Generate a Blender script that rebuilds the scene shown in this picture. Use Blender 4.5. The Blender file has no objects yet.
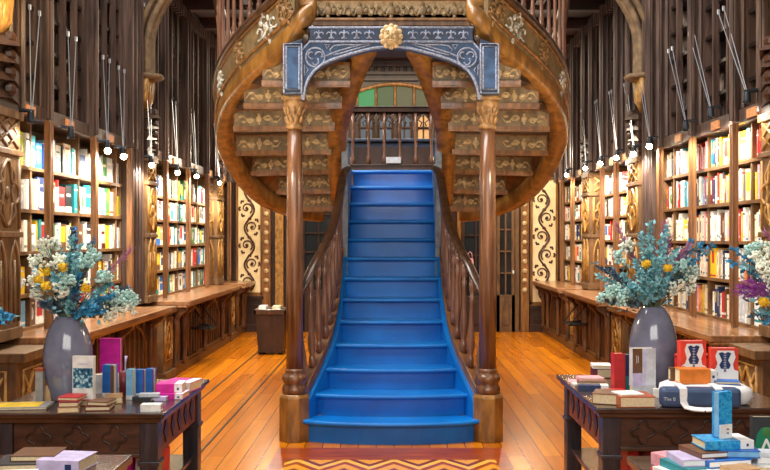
import bpy, math, random
from mathutils import Vector, Matrix
R = random.Random(11)
PI = math.pi
sc = bpy.context.scene
COL = sc.collection
F = 900.0; VX, VY, H = 394.0, 238.0, 1.575
XC = -0.022                                   # the staircase's axis of symmetry

def at(px, py, d):
    s = F / d
    return Vector(((px - VX) / s, d, H + (VY - py) / s))

# ------------------------------------------------------------------ materials
def lin(c):
    return tuple(((v/255)/12.92 if v/255 <= .04045 else ((v/255+.055)/1.055)**2.4) for v in c) + (1,)

def new_mat(name):
    m = bpy.data.materials.new(name); m.use_nodes = True
    return m, m.node_tree.nodes, m.node_tree.links, m.node_tree.nodes['Principled BSDF']

def plain(name, c, rough=.6, metal=0, var=.0, vs=30, bump=0, coat=0):
    m, N, L, b = new_mat(name)
    b.inputs['Base Color'].default_value = lin(c)
    b.inputs['Roughness'].default_value = rough
    b.inputs['Metallic'].default_value = metal
    if coat: b.inputs['Coat Weight'].default_value = coat; b.inputs['Coat Roughness'].default_value = .12
    tc = N.new('ShaderNodeTexCoord'); n = N.new('ShaderNodeTexNoise'); n.inputs['Scale'].default_value = vs
    L.new(tc.outputs['Object'], n.inputs['Vector'])
    if var:
        r = N.new('ShaderNodeValToRGB')
        lo = tuple(max(0, v*(1-var)) for v in c); hi = tuple(min(255, v*(1+var)) for v in c)
        r.color_ramp.elements[0].color = lin(lo); r.color_ramp.elements[1].color = lin(hi)
        r.color_ramp.elements[0].position = .35; r.color_ramp.elements[1].position = .65
        L.new(n.outputs['Fac'], r.inputs['Fac']); L.new(r.outputs['Color'], b.inputs['Base Color'])
    if bump:
        bp = N.new('ShaderNodeBump'); bp.inputs['Strength'].default_value = bump; bp.inputs['Distance'].default_value = .01
        L.new(n.outputs['Fac'], bp.inputs['Height']); L.new(bp.outputs['Normal'], b.inputs['Normal'])
    return m

def wood(name, dark, light, sc3=(30, 30, 3), rough=.4, bump=.15, coat=0):
    m, N, L, b = new_mat(name)
    tc = N.new('ShaderNodeTexCoord'); mp = N.new('ShaderNodeMapping'); mp.inputs['Scale'].default_value = sc3
    n = N.new('ShaderNodeTexNoise'); n.inputs['Scale'].default_value = 1.0; n.inputs['Detail'].default_value = 6; n.inputs['Distortion'].default_value = .6
    r = N.new('ShaderNodeValToRGB'); r.color_ramp.elements[0].color = lin(dark); r.color_ramp.elements[1].color = lin(light)
    r.color_ramp.elements[0].position = .32; r.color_ramp.elements[1].position = .7
    L.new(tc.outputs['Object'], mp.inputs['Vector']); L.new(mp.outputs['Vector'], n.inputs['Vector'])
    L.new(n.outputs['Fac'], r.inputs['Fac']); L.new(r.outputs['Color'], b.inputs['Base Color'])
    b.inputs['Roughness'].default_value = rough
    if coat: b.inputs['Coat Weight'].default_value = coat; b.inputs['Coat Roughness'].default_value = .15
    bp = N.new('ShaderNodeBump'); bp.inputs['Strength'].default_value = bump; bp.inputs['Distance'].default_value = .006
    L.new(n.outputs['Fac'], bp.inputs['Height']); L.new(bp.outputs['Normal'], b.inputs['Normal'])
    return m

def glow(name, c, s):
    m, N, L, b = new_mat(name)
    b.inputs['Base Color'].default_value = lin(tuple(v*.25 for v in c)); b.inputs['Emission Color'].default_value = lin(c); b.inputs['Emission Strength'].default_value = s
    return m

def mottled(name, stops, scale, rough=.5, detail=3, bump=0, coat=0):
    m, N, L, b = new_mat(name)
    tc = N.new('ShaderNodeTexCoord'); n = N.new('ShaderNodeTexNoise'); n.inputs['Scale'].default_value = scale; n.inputs['Detail'].default_value = detail
    r = N.new('ShaderNodeValToRGB'); e = r.color_ramp.elements
    while len(e) < len(stops): e.new(.5)
    for i, (p, c) in enumerate(stops): e[i].position = p; e[i].color = lin(c)
    L.new(tc.outputs['Object'], n.inputs['Vector']); L.new(n.outputs['Fac'], r.inputs['Fac']); L.new(r.outputs['Color'], b.inputs['Base Color'])
    b.inputs['Roughness'].default_value = rough
    if coat: b.inputs['Coat Weight'].default_value = coat
    if bump:
        bp = N.new('ShaderNodeBump'); bp.inputs['Strength'].default_value = bump; bp.inputs['Distance'].default_value = .01
        L.new(n.outputs['Fac'], bp.inputs['Height']); L.new(bp.outputs['Normal'], b.inputs['Normal'])
    return m

def floor_mat():
    m, N, L, b = new_mat('floor_boards')
    tc = N.new('ShaderNodeTexCoord'); mp = N.new('ShaderNodeMapping'); mp.inputs['Rotation'].default_value = (0, 0, PI/2)
    br = N.new('ShaderNodeTexBrick'); br.inputs['Scale'].default_value = 1
    br.inputs['Brick Width'].default_value = 2.6; br.inputs['Row Height'].default_value = .135; br.inputs['Mortar Size'].default_value = .0035
    br.inputs['Color1'].default_value = lin((204, 122, 14)); br.inputs['Color2'].default_value = lin((168, 90, 8)); br.inputs['Mortar'].default_value = lin((96, 50, 18))
    br.inputs['Mortar Smooth'].default_value = .2; br.inputs['Bias'].default_value = -.1
    L.new(tc.outputs['Object'], mp.inputs['Vector']); L.new(mp.outputs['Vector'], br.inputs['Vector'])
    m2 = N.new('ShaderNodeMapping'); m2.inputs['Scale'].default_value = (16, 1.2, 1)
    n = N.new('ShaderNodeTexNoise'); n.inputs['Scale'].default_value = 1; n.inputs['Detail'].default_value = 6
    L.new(tc.outputs['Object'], m2.inputs['Vector']); L.new(m2.outputs['Vector'], n.inputs['Vector'])
    r = N.new('ShaderNodeValToRGB'); r.color_ramp.elements[0].color = (.5, .45, .4, 1); r.color_ramp.elements[1].color = (1.05, 1, .95, 1)
    r.color_ramp.elements[0].position = .3; r.color_ramp.elements[1].position = .62
    mx = N.new('ShaderNodeMix'); mx.data_type = 'RGBA'; mx.blend_type = 'MULTIPLY'; mx.inputs[0].default_value = .4
    L.new(n.outputs['Fac'], r.inputs['Fac']); L.new(br.outputs['Color'], mx.inputs[6]); L.new(r.outputs['Color'], mx.inputs[7])
    L.new(mx.outputs[2], b.inputs['Base Color'])
    b.inputs['Roughness'].default_value = .24; b.inputs['Coat Weight'].default_value = .05; b.inputs['Coat Roughness'].default_value = .14; b.inputs['Specular IOR Level'].default_value = .3
    return m

M = {}
M['floor'] = floor_mat()
M['oak'] = wood('oak', (92, 58, 26), (158, 108, 56), (26, 26, 3), .35, .15, .2)
M['honey'] = wood('honey_oak', (100, 66, 26), (164, 114, 52), (14, 14, 5), .35, .12, .25)
M['column'] = wood('column_wood', (76, 47, 28), (128, 86, 56), (40, 40, 2.5), .3, .08, .25)
M['rail'] = wood('handrail_wood', (44, 28, 18), (92, 62, 40), (20, 20, 4), .28, .1, .4)
M['baluster'] = wood('baluster_wood', (82, 54, 40), (136, 96, 74), (30, 30, 3), .3, .08, .3)
M['carved'] = wood('carved_grey_wood', (92, 74, 48), (146, 122, 84), (18, 18, 9), .5, .4)
M['relief'] = wood('relief_wood', (166, 138, 96), (216, 190, 144), (30, 30, 30), .5, .2)
M['reliefdark'] = wood('relief_brown', (104, 74, 40), (160, 120, 70), (30, 30, 30), .5, .2)
M['string'] = wood('stringer_brown', (84, 50, 26), (140, 92, 50), (12, 12, 5), .4, .2, .15)
M['silver'] = plain('silvered_relief', (176, 172, 160), .45, .2, .3, 40)
M['bluepaint'] = mottled('blue_stair_paint', [(.3, (0, 100, 184)), (.7, (4, 118, 206))], 3.5, .36, 2, 0, .06)
M['bluepanel'] = mottled('slate_blue_paint', [(.3, (26, 52, 88)), (.7, (54, 88, 130))], 14, .45, 3)
M['bluedark'] = plain('slate_blue_dark', (32, 46, 70), .5, 0, .2, 20)
M['palerib'] = plain('pale_blue_rib', (128, 136, 158), .5, 0, .2, 60)
M['postgrey'] = mottled('grey_blue_newel', [(.3, (70, 84, 104)), (.7, (120, 130, 142))], 18, .45)
M['shelf'] = wood('bookcase_wood', (84, 58, 34), (138, 100, 62), (5, 5, 5), .45, .1)
M['post'] = wood('bookcase_post', (92, 60, 34), (144, 98, 60), (40, 40, 3), .35, .1, .2)
M['case_back'] = wood('bookcase_back', (58, 40, 24), (92, 64, 40), (4, 30, 3), .6, .1)
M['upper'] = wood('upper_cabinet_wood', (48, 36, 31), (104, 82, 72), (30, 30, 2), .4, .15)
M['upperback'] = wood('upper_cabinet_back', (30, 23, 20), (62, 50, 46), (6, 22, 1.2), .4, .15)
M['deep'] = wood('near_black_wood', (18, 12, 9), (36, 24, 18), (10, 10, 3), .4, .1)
M['oldbooks'] = plain('old_bindings', (116, 102, 92), .6, 0, .3, 12)
M['dark'] = wood('dark_wood', (34, 20, 13), (66, 40, 26), (10, 10, 3), .4, .2)
M['gilt'] = wood('gilt_carving', (120, 82, 34), (190, 142, 70), (22, 22, 14), .45, .3)
M['pil'] = wood('pilaster_wood', (78, 54, 32), (124, 90, 54), (16, 16, 5), .5, .2)
M['base'] = wood('base_cabinet_wood', (62, 38, 19), (124, 80, 42), (8, 30, 3), .42, .15)
M['ledge'] = wood('ledge_wood', (108, 70, 42), (172, 122, 80), (24, 2, 12), .28, .06, .4)
M['ceiling'] = wood('ceiling_wood', (30, 15, 10), (66, 34, 22), (3, 3, 3), .5, .2)
M['stone'] = mottled('stone_rib', [(.3, (84, 66, 46)), (.7, (136, 110, 78))], 12, .7, 4, .3)
M['cream'] = mottled('cream_panel', [(.3, (226, 200, 148)), (.7, (244, 224, 178))], 6, .6)
M['scroll'] = plain('brown_scroll', (74, 42, 28), .5, 0, .2, 30)
M['table'] = wood('table_wood', (40, 24, 18), (88, 56, 40), (4, 24, 20), .25, .08, .5)
M['tableapron'] = wood('table_apron', (44, 26, 20), (84, 52, 38), (8, 8, 30), .38, .12, .2)
M['tableside'] = wood('table_side', (92, 42, 22), (146, 76, 42), (10, 6, 20), .55, .12)  # same dark wood, reddened to hold the orange light off the floor
M['tableleg'] = wood('table_leg', (30, 30, 38), (62, 58, 64), (30, 30, 4), .3, .08, .3)  # bluish colour stands in for the blue stairs reflected in the wood
M['vase'] = mottled('vase_glaze', [(.3, (108, 112, 134)), (.6, (130, 132, 152)), (.85, (158, 156, 172))], 9, .16, 4, 0, .6)
M['glass'] = plain('dark_glass', (34, 38, 42), .06)
M['iron'] = plain('dark_iron', (34, 32, 32), .4, .7)
M['steel'] = plain('cable_steel', (196, 204, 214), .28, .6)
M['lamp'] = plain('lamp_housing', (38, 46, 56), .4, .5)
M['bulb'] = glow('lamp_bulb', (255, 236, 196), 40)
M['plaque'] = plain('plaque_wood', (206, 142, 92), .5, 0, .1, 40)
M['pages'] = plain('book_pages', (226, 206, 166), .8, 0, .04, 90)
M['white'] = plain('white_paper', (238, 236, 234), .6)
M['gwin'] = glow('green_window', (52, 88, 44), .55)
M['ywin'] = glow('olive_window', (82, 84, 46), .5)
M['greenpane'] = glow('emerald_window', (16, 130, 70), .8)
M['paneblue'] = glow('pale_daylight_pane', (120, 146, 166), .22)
M['leafteal'] = mottled('teal_leaf', [(.3, (84, 158, 174)), (.7, (158, 212, 216))], 24, .6)
M['leafblue'] = mottled('blue_leaf', [(.3, (20, 108, 156)), (.7, (70, 160, 200))], 24, .6)
M['leafgreen'] = mottled('grey_green_leaf', [(.3, (58, 84, 72)), (.7, (110, 138, 118))], 24, .6)
M['leafdark'] = mottled('slate_leaf', [(.3, (50, 72, 96)), (.7, (96, 122, 142))], 24, .6)
M['stem'] = plain('stem_green', (84, 96, 68), .7, 0, .2, 40)
M['bloomw'] = plain('white_bloom', (232, 236, 218), .7, 0, .08, 60)
M['bloomm'] = plain('mint_bloom', (176, 212, 204), .7, 0, .12, 60)
M['bloomy'] = mottled('yellow_bloom', [(.3, (214, 166, 16)), (.7, (250, 214, 60))], 60, .7)
M['plumep'] = mottled('mauve_plume', [(.3, (140, 72, 112)), (.7, (190, 128, 158))], 40, .8)
M['plumev'] = mottled('violet_plume', [(.3, (128, 40, 140)), (.7, (180, 92, 190))], 40, .8)

PAL = {'white': (240, 238, 232), 'cream': (236, 222, 190), 'ivory': (244, 232, 210), 'grey': (150, 148, 146), 'charcoal': (56, 56, 60), 'black': (28, 28, 30),
       'navy': (34, 52, 96), 'blue': (36, 104, 186), 'sky-blue': (120, 176, 214), 'teal': (30, 132, 140), 'green': (70, 128, 66), 'lime': (186, 204, 40),
       'yellow': (236, 194, 44), 'orange': (222, 122, 40), 'slate': (58, 78, 112), 'scarlet': (226, 66, 46), 'red': (190, 40, 40), 'maroon': (110, 34, 36), 'pink': (226, 160, 170), 'magenta': (208, 24, 150),
       'purple': (104, 66, 128), 'tan': (190, 150, 104), 'brown': (106, 70, 46), 'peach': (232, 184, 148), 'silver': (196, 200, 206), 'rust': (168, 80, 44), 'lilac': (198, 186, 222)}
for k, v in PAL.items(): M['c_'+k] = plain(k.replace('-', '_')+'_cover', v, .42, 0, .06, 25)

# ------------------------------------------------------------------ mesh builder
ORG = {}
class MB:
    def __init__(s): s.v = []; s.f = []; s.m = []
    def add(s, vs, fs, m=0):
        o = len(s.v); s.v += [Vector(v) for v in vs]
        for f in fs: s.f.append([i+o for i in f]); s.m.append(m)
        return s
    def box(s, x0, x1, y0, y1, z0, z1, m=0):
        if x0 > x1: x0, x1 = x1, x0
        return s.add([(x0,y0,z0),(x1,y0,z0),(x1,y1,z0),(x0,y1,z0),(x0,y0,z1),(x1,y0,z1),(x1,y1,z1),(x0,y1,z1)],
                     [(3,2,1,0),(4,5,6,7),(0,1,5,4),(1,2,6,5),(2,3,7,6),(3,0,4,7)], m)
    def hexa(s, lo, hi, m=0):                 # two quads (same winding) joined
        return s.add(list(lo)+list(hi), [(3,2,1,0),(4,5,6,7),(0,1,5,4),(1,2,6,5),(2,3,7,6),(3,0,4,7)], m)
    def prism(s, pts, off, m=0):              # planar polygon extruded by a vector
        n = len(pts); off = Vector(off); a = [Vector(p) for p in pts]
        return s.add(a+[p+off for p in a], [tuple(range(n-1,-1,-1)), tuple(range(n,2*n))]+[(i,(i+1)%n,n+(i+1)%n,n+i) for i in range(n)], m)
    def tube(s, pts, r, n=6, m=0, closed=False, cap=True):
        pts = [Vector(p) for p in pts]; k = len(pts)
        rs = r if isinstance(r, (list, tuple)) else [r]*k
        vs = []; prev = None
        for i, p in enumerate(pts):
            a = pts[(i-1) % k] if (closed or i) else p; b = pts[(i+1) % k] if (closed or i < k-1) else p
            t = (b-a); t = t.normalized() if t.length > 1e-9 else Vector((0,0,1))
            if prev is None:
                u = t.cross(Vector((0,0,1)));
                if u.length < .1: u = t.cross(Vector((0,1,0)))
            else: u = prev - t*prev.dot(t)
            u.normalize(); prev = u; w = t.cross(u)
            for j in range(n):
                c = 2*PI*j/n; vs.append(p + (u*math.cos(c)+w*math.sin(c))*rs[i])
        fs = []
        for i in range(k if closed else k-1):
            for j in range(n):
                A = i*n; Bq = ((i+1) % k)*n
                fs.append((A+j, A+(j+1) % n, Bq+(j+1) % n, Bq+j))
        if cap and not closed: fs += [tuple(range(n-1,-1,-1)), tuple(range((k-1)*n, k*n))]
        return s.add(vs, fs, m)
    def sweep(s, pts, prof, m=0, up=Vector((0,0,1)), out=None):   # prof in (side, up); side is horizontal
        pts = [Vector(p) for p in pts]; k = len(pts); n = len(prof); vs = []; last = None
        for i, p in enumerate(pts):
            t = pts[min(i+1,k-1)] - pts[max(i-1,0)]
            side = t.cross(up)
            if side.length < 1e-4: side = last
            side = side.normalized(); last = side
            for (a, b) in prof: vs.append(p + side*a + up*b)
        fs = [(i*n+j, i*n+(j+1) % n, (i+1)*n+(j+1) % n, (i+1)*n+j) for i in range(k-1) for j in range(n)]
        fs += [tuple(range(n-1,-1,-1)), tuple(range((k-1)*n, k*n))]
        return s.add(vs, fs, m)
    def lathe(s, prof, c=(0,0,0), n=16, m=0):
        c = Vector(c); vs = []
        for (r, z) in prof:
            for j in range(n):
                a = 2*PI*j/n; vs.append(c+Vector((r*math.cos(a), r*math.sin(a), z)))
        k = len(prof)
        fs = [(i*n+j, i*n+(j+1) % n, (i+1)*n+(j+1) % n, (i+1)*n+j) for i in range(k-1) for j in range(n)]
        fs += [tuple(range(n-1,-1,-1)), tuple(range((k-1)*n, k*n))]
        return s.add(vs, fs, m)
    def blob(s, c, a, b, d, m=0, n=8, k=5):   # ellipsoid with three axis vectors
        c, a, b, d = Vector(c), Vector(a), Vector(b), Vector(d); vs = [c-d]
        for i in range(1, k):
            t = -PI/2+PI*i/k
            for j in range(n):
                q = 2*PI*j/n; vs.append(c + (a*math.cos(q)+b*math.sin(q))*math.cos(t) + d*math.sin(t))
        vs.append(c+d); fs = [(0, 1+(j+1) % n, 1+j) for j in range(n)]
        for i in range(k-2):
            for j in range(n):
                A = 1+i*n; fs.append((A+j, A+(j+1) % n, A+n+(j+1) % n, A+n+j))
        A = 1+(k-2)*n; fs += [(A+j, A+(j+1) % n, len(vs)-1) for j in range(n)]
        return s.add(vs, fs, m)
    def mirror(s, x=XC):
        r = MB(); r.v = [Vector((2*x-v.x, v.y, v.z)) for v in s.v]; r.f = [f[::-1] for f in s.f]; r.m = list(s.m); return r
    def build(s, name, mats, parent=None, smooth=False, bevel=0, origin=None):
        me = bpy.data.meshes.new(name)
        if parent is not None: o0 = ORG.get(parent.name, Vector())
        elif origin is not None: o0 = Vector(origin)
        else: o0 = Vector()
        me.from_pydata([tuple(v-o0) for v in s.v], [], s.f)
        for mm in (mats if isinstance(mats, (list, tuple)) else [mats]): me.materials.append(M[mm] if isinstance(mm, str) else mm)
        me.polygons.foreach_set('material_index', s.m)
        if smooth: me.polygons.foreach_set('use_smooth', [True]*len(s.f))
        me.update()
        o = bpy.data.objects.new(name, me); COL.objects.link(o)
        if parent is not None: o.parent = parent
        else: o.location = o0
        ORG[o.name] = o0
        if bevel:
            b = o.modifiers.new('bevel', 'BEVEL'); b.width = bevel; b.segments = 2; b.limit_method = 'ANGLE'
        return o

def tag(o, label=None, cat=None, group=None, kind=None):
    if label: o['label'] = label
    if cat: o['category'] = cat
    if group: o['group'] = group
    if kind: o['kind'] = kind
    return o
def thing(name, label, cat, loc=(0,0,0), group=None, rz=0):
    o = bpy.data.objects.new(name, None); COL.objects.link(o); o.empty_display_size = .1
    o.location = loc; o.rotation_euler = (0, 0, rz); ORG[o.name] = Vector(loc)
    return tag(o, label, cat, group)
def local(o): ORG[o.name] = Vector(); return o      # children are given in the thing's own frame
def struct(mb, name, mat, **k): return tag(mb.build(name, mat, **k), kind='structure')
def copy_tree(o, parent=None):
    c = o.copy(); COL.objects.link(c)
    if parent: c.parent = parent
    for ch in list(o.children): copy_tree(ch, c)
    return c
def smooth_path(pts, n=6):
    pts = [Vector(p) for p in pts]; out = []
    for i in range(len(pts)-1):
        p0 = pts[max(i-1,0)]; p1 = pts[i]; p2 = pts[i+1]; p3 = pts[min(i+2,len(pts)-1)]
        for j in range(n):
            t = j/n
            out.append(.5*((2*p1)+(p2-p0)*t+(2*p0-5*p1+4*p2-p3)*t*t+(-p0+3*p1-3*p2+p3)*t**3))
    out.append(pts[-1]); return out
def spiral(c, u, v, r0, r1, a0, a1, n=18):
    c, u, v = Vector(c), Vector(u), Vector(v)
    return [c+(u*math.cos(a0+(a1-a0)*i/n)+v*math.sin(a0+(a1-a0)*i/n))*(r0+(r1-r0)*i/n) for i in range(n+1)]

def motif(mb, c, u, v, n, w, h, m=0):         # carved flower with scrolled leaves; u right, v up, n towards the viewer
    c, u, v, n = Vector(c), Vector(u), Vector(v), Vector(n)
    mb.blob(c, u*h*.28, v*h*.34, n*.014, m)
    for s in (-1, 1):
        mb.blob(c+v*s*h*.36, u*h*.14, v*h*.16, n*.010, m, 6, 4)
        mb.blob(c+u*s*w*.2, u*w*.1, v*h*.2, n*.010, m, 6, 4)
        pts = [c+u*s*w*(.1+.4*i/10)+v*h*.3*math.sin(i/10*2.2*PI)*s for i in range(11)]
        mb.tube(pts, [.011*(1-.06*i) for i in range(11)], 5, m)
        mb.blob(c+u*s*w*.40+v*h*.22, u*w*.07, v*h*.13, n*.009, m, 6, 4)
        mb.blob(c+u*s*w*.34-v*h*.22, u*w*.07, v*h*.12, n*.009, m, 6, 4)
# ------------------------------------------------------------------ setting
BACK = 15.2
struct(MB().box(-3.4, 3.4, -1.5, BACK+.2, -.1, 0), 'floor', 'floor')
struct(MB().box(-3.4, -3.22, -1.5, BACK+.2, 0, 5.2), 'wall_left', 'dark')
struct(MB().box(3.22, 3.4, -1.5, BACK+.2, 0, 5.2), 'wall_right', 'dark')
struct(MB().box(-3.22, 3.22, BACK, BACK+.2, 0, 5.2), 'wall_back', 'dark')
CEIL = 4.72
struct(MB().box(-3.22, 3.22, 10.3, BACK, CEIL, CEIL+.1), 'ceiling', 'ceiling')
for i in range(5):
    yy = 10.8+i*1.05
    struct(MB().box(-2.8, 2.8, yy, yy+.16, CEIL-.14, CEIL), 'trim_%d' % (i+1), 'ceiling')
tn = 6
for xx in (-1.9, -.95, 0, .95, 1.9):
    struct(MB().box(xx-.06, xx+.06, 10.35, BACK, CEIL-.09, CEIL), 'trim_%d' % tn, 'ceiling'); tn += 1
for sx in (-1, 1):                            # dentil cornice along the ceiling edge
    b = MB().box(sx*2.78, sx*3.2, 10.3, BACK, CEIL-.16, CEIL-.02)
    for i in range(38): b.box(sx*2.72, sx*2.8, 10.35+i*.127, 10.42+i*.127, CEIL-.26, CEIL-.12)
    struct(b, 'trim_%d' % tn, 'upper'); tn += 1

def inlay_mat():
    m, N, L, b = new_mat('parquet_inlay')
    tc = N.new('ShaderNodeTexCoord'); sp = N.new('ShaderNodeSeparateXYZ'); L.new(tc.outputs['Object'], sp.inputs[0])
    def mth(op, a, bb=None):
        n = N.new('ShaderNodeMath'); n.operation = op
        for i, x in enumerate((a, bb)):
            if x is None: continue
            if isinstance(x, (int, float)): n.inputs[i].default_value = x
            else: L.new(x, n.inputs[i])
        return n.outputs[0]
    tri = mth('PINGPONG', mth('ADD', sp.outputs['X'], 10.2), .17)
    zz = mth('ADD', mth('MULTIPLY', sp.outputs['Y'], 1.0), mth('MULTIPLY', tri, 1.3))
    fr = mth('FRACT', mth('MULTIPLY', zz, 3.1))
    r = N.new('ShaderNodeValToRGB'); r.color_ramp.interpolation = 'CONSTANT'; e = r.color_ramp.elements
    e.new(.5); e.new(.5)
    for i, (p, c) in enumerate([(0, (226, 152, 46)), (.34, (150, 62, 22)), (.56, (238, 178, 70)), (.80, (116, 44, 18))]): e[i].position = p; e[i].color = lin(c)
    L.new(fr, r.inputs['Fac']); L.new(r.outputs['Color'], b.inputs['Base Color'])
    b.inputs['Roughness'].default_value = .28; b.inputs['Coat Weight'].default_value = .3
    return m
M['inlay'] = inlay_mat()
M['inlayband'] = wood('inlay_band', (120, 44, 18), (176, 78, 30), (3, 20, 3), .28, .03, .3)
struct(MB().box(XC-.84, XC+.84, 3.2, 6.74, 0, .004), 'trim_%d' % tn, 'inlayband'); tn += 1
struct(MB().box(XC-.74, XC+.74, 3.3, 6.36, .004, .008), 'trim_%d' % tn, 'inlay'); tn += 1
for k, (xx, lb) in enumerate(((-1.42, 'dark iron rail let into the floorboards, the one nearer the stairs'), (-1.88, 'dark iron rail let into the floorboards, the one nearer the left cabinets'))):
    b = MB().box(xx-.007, xx+.007, 5.9, 14.4, 0, .006)
    if k == 0:
        b.tube([(xx+.03*math.sin(0), 5.9, .002), (xx+.02, 5.7, .002), (xx+.1, 5.5, .002), (xx+.22, 5.36, .002)], .006, 4)
    tag(b.build('floor_rail', 'iron', origin=(xx, 6, 0)), lb, 'rail', 'book cart rails in the floor')

# stone ribs with gilded corbels, one pair at each pilaster line
def rib(sx, yy, label):
    t = thing('vault_rib', label, 'rib', (sx*2.75, yy, 2.9), 'gothic vault ribs')
    path = [(sx*2.72, yy, 3.35), (sx*2.72, yy, 3.75), (sx*2.66, yy, 4.0), (sx*2.5, yy, 4.28), (sx*2.2, yy, 4.6), (sx*1.7, yy, 4.95), (sx*1.0, yy, 5.2)]
    b = MB(); P = smooth_path(path, 5)
    for dx, r in ((0, .07), (-.075, .04), (.075, .04)):
        b.tube([p+Vector((0, dx, 0)) for p in P], r, 8)
    for dx, r in ((-.13, .035), (.13, .035)):
        b.tube([p+Vector((sx*.08, dx, 0)) for p in P], r, 6)
    b.build('rib_moulding', 'stone', t, True)
    c = MB()
    for j in range(-2, 3):
        rr = .055-.008*abs(j)
        c.tube([(sx*2.76, yy+j*.05, 2.97+.04*abs(j)), (sx*2.74, yy+j*.055, 3.1), (sx*2.72, yy+j*.06, 3.36)], [rr*.6, rr, rr*1.05], 7)
    c.build('fluted_corbel', 'gilt', t, True)
    c = MB().lathe([(.16, 3.33), (.19, 3.36), (.16, 3.39)], (sx*2.74, yy, 0), 12); c.build('corbel_ring', 'stone', t, True)
rib(-1, 10.0, 'beige gothic rib with gilded corbel between the left-hand bookcases')
rib(1, 10.0, 'beige gothic rib with gilded corbel between the right-hand bookcases')
rib(-1, 6.25, 'brightly lit gilded corbel and rib at the top left corner of the photo')
rib(1, 6.3, 'gilded corbel and rib at the top right corner of the photo')

# ------------------------------------------------------------------ bookcases
def pilaster(sx, y0, y1, label, mat, zt=2.45):
    t = thing('pilaster', label, 'pilaster', (sx*2.9, (y0+y1)/2, 0), 'carved gothic pilasters')
    xi, xo = sx*2.70, sx*3.2; yc = (y0+y1)/2; w = y1-y0; n = Vector((-sx, 0, 0))
    b = MB().box(xi, xo, y0, y1, .86, zt).box(xi-sx*.02, xo, y0-.02, y1+.02, zt-.03, zt+.03).box(xi-sx*.02, xo, y0-.015, y1+.015, 2.16, 2.2)
    b.box(xi-sx*.02, xo, y0-.015, y1+.015, 1.58, 1.62).box(xi-sx*.015, xo, y0-.01, y1+.01, .86, .94)
    b.build('pilaster_body', 'pil', t, bevel=.004)
    faces = [(lambda a, z: Vector((xi-sx*.004, yc+a*w*.5, z)))]
    hx = sx*.5*.4
    faces.append(lambda a, z: Vector((sx*2.9+a*.16, y0-.004, z)))
    for q, fp in enumerate(faces):
        la = MB()
        for s in (-1, 1):
            for z0, z1 in ((2.22, 2.41),):
                la.tube([fp(-.8*s, z0), fp(.8*s, z1)], .013, 5); la.tube([fp(0, z0), fp(.8*s, (z0+z1)/2), fp(0, z1)], .011, 5)
        la.build('lattice_carving', mat, t, True)
        tr = MB()
        ring = []
        for i in range(41):
            a = 2*PI*i/40; rr = .66+.22*math.cos(4*a)
            ring.append(fp(rr*math.sin(a), 1.89+.21*rr*math.cos(a)*1.25))
        tr.tube(ring, .014, 5)
        for s in (-1, 1):
            tr.tube([fp(.85*s, 1.64), fp(.85*s, 2.14)], .015, 5)
            tr.tube([fp(.1*s, 2.12), fp(.55*s, 2.02), fp(.3*s, 1.9), fp(.6*s, 1.76), fp(.15*s, 1.66)], .014, 5)
        tr.blob(fp(0, 1.89), (0, .035, 0) if q == 0 else (.035, 0, 0), (0, 0, .05), n*.015 if q == 0 else (0, -.015, 0))
        tr.build('tracery_carving', mat, t, True)
        ln = MB()
        for c in (-.5, .5):
            ln.tube([fp(c-.35, .98), fp(c-.35, 1.36), fp(c-.2, 1.48), fp(c, 1.56), fp(c+.2, 1.48), fp(c+.35, 1.36), fp(c+.35, .98)], .014, 5)
            ln.tube([fp(c, .98), fp(c, 1.42)], .010, 5)
        ln.build('lancet_carving', mat, t, True)
    ca = MB().box(xi, xo, y0, y1, zt+.03, 2.95)
    for j in range(4):
        zz = zt+.08+j*.12; ca.prism([(xi, y0-.02, zz), (xi-sx*(.04+.02*j), yc, zz+.02), (xi, y1+.02, zz), (xi, yc, zz+.13)], (sx*.03, 0, 0))
        ca.blob((xi-sx*.02, yc, zz+.08), (.05, 0, 0), (0, .07, 0), (0, 0, .05))
        ca.blob((sx*2.9, y0-.01, zz+.05), (.12, 0, 0), (0, .04, 0), (0, 0, .05))
    ca.build('carved_canopy', 'dark', t)
    pd = MB().box(sx*2.52, xo, y0-.04, y1+.04, .1, .80).box(sx*2.48, xo, y0-.06, y1+.06, 0, .1).box(sx*2.46, xo, y0-.06, y1+.06, .74, .805)
    pd.build('pedestal', 'pil', t, bevel=.006)
    pc = MB()
    for fp in (lambda a, z: Vector((sx*2.515, yc+a*w*.5, z)), lambda a, z: Vector((sx*2.72+a*.16, y0-.045, z))):
        pc.tube([fp(-.8, .22), fp(.8, .22), fp(.8, .68), fp(-.8, .68)], .014, 5, closed=True)
        pc.tube([fp(0, .24), fp(.7, .45), fp(0, .66), fp(-.7, .45)], .018, 5, closed=True)
        pc.tube([fp(-.7, .26), fp(.7, .64)], .012, 5); pc.tube([fp(.7, .26), fp(-.7, .64)], .012, 5)
    pc.build('pedestal_carving', 'gilt', t, True)

pilaster(-1, 6.05, 6.5, 'grey brown carved gothic pilaster at the left edge of the photo', 'pil')
pilaster(-1, 9.85, 10.22, 'golden carved pilaster between the two left bookcases', 'gilt')
pilaster(-1, 13.75, 14.2, 'golden carved pilaster near the far end of the left wall', 'gilt')
pilaster(1, 6.2, 6.62, 'brown carved pilaster cut by the right edge of the photo', 'gilt')
pilaster(1, 9.95, 10.4, 'golden carved pilaster behind the right flower vase', 'gilt')
pilaster(1, 12.45, 12.85, 'golden carved pilaster near the far end of the right wall', 'gilt')

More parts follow.
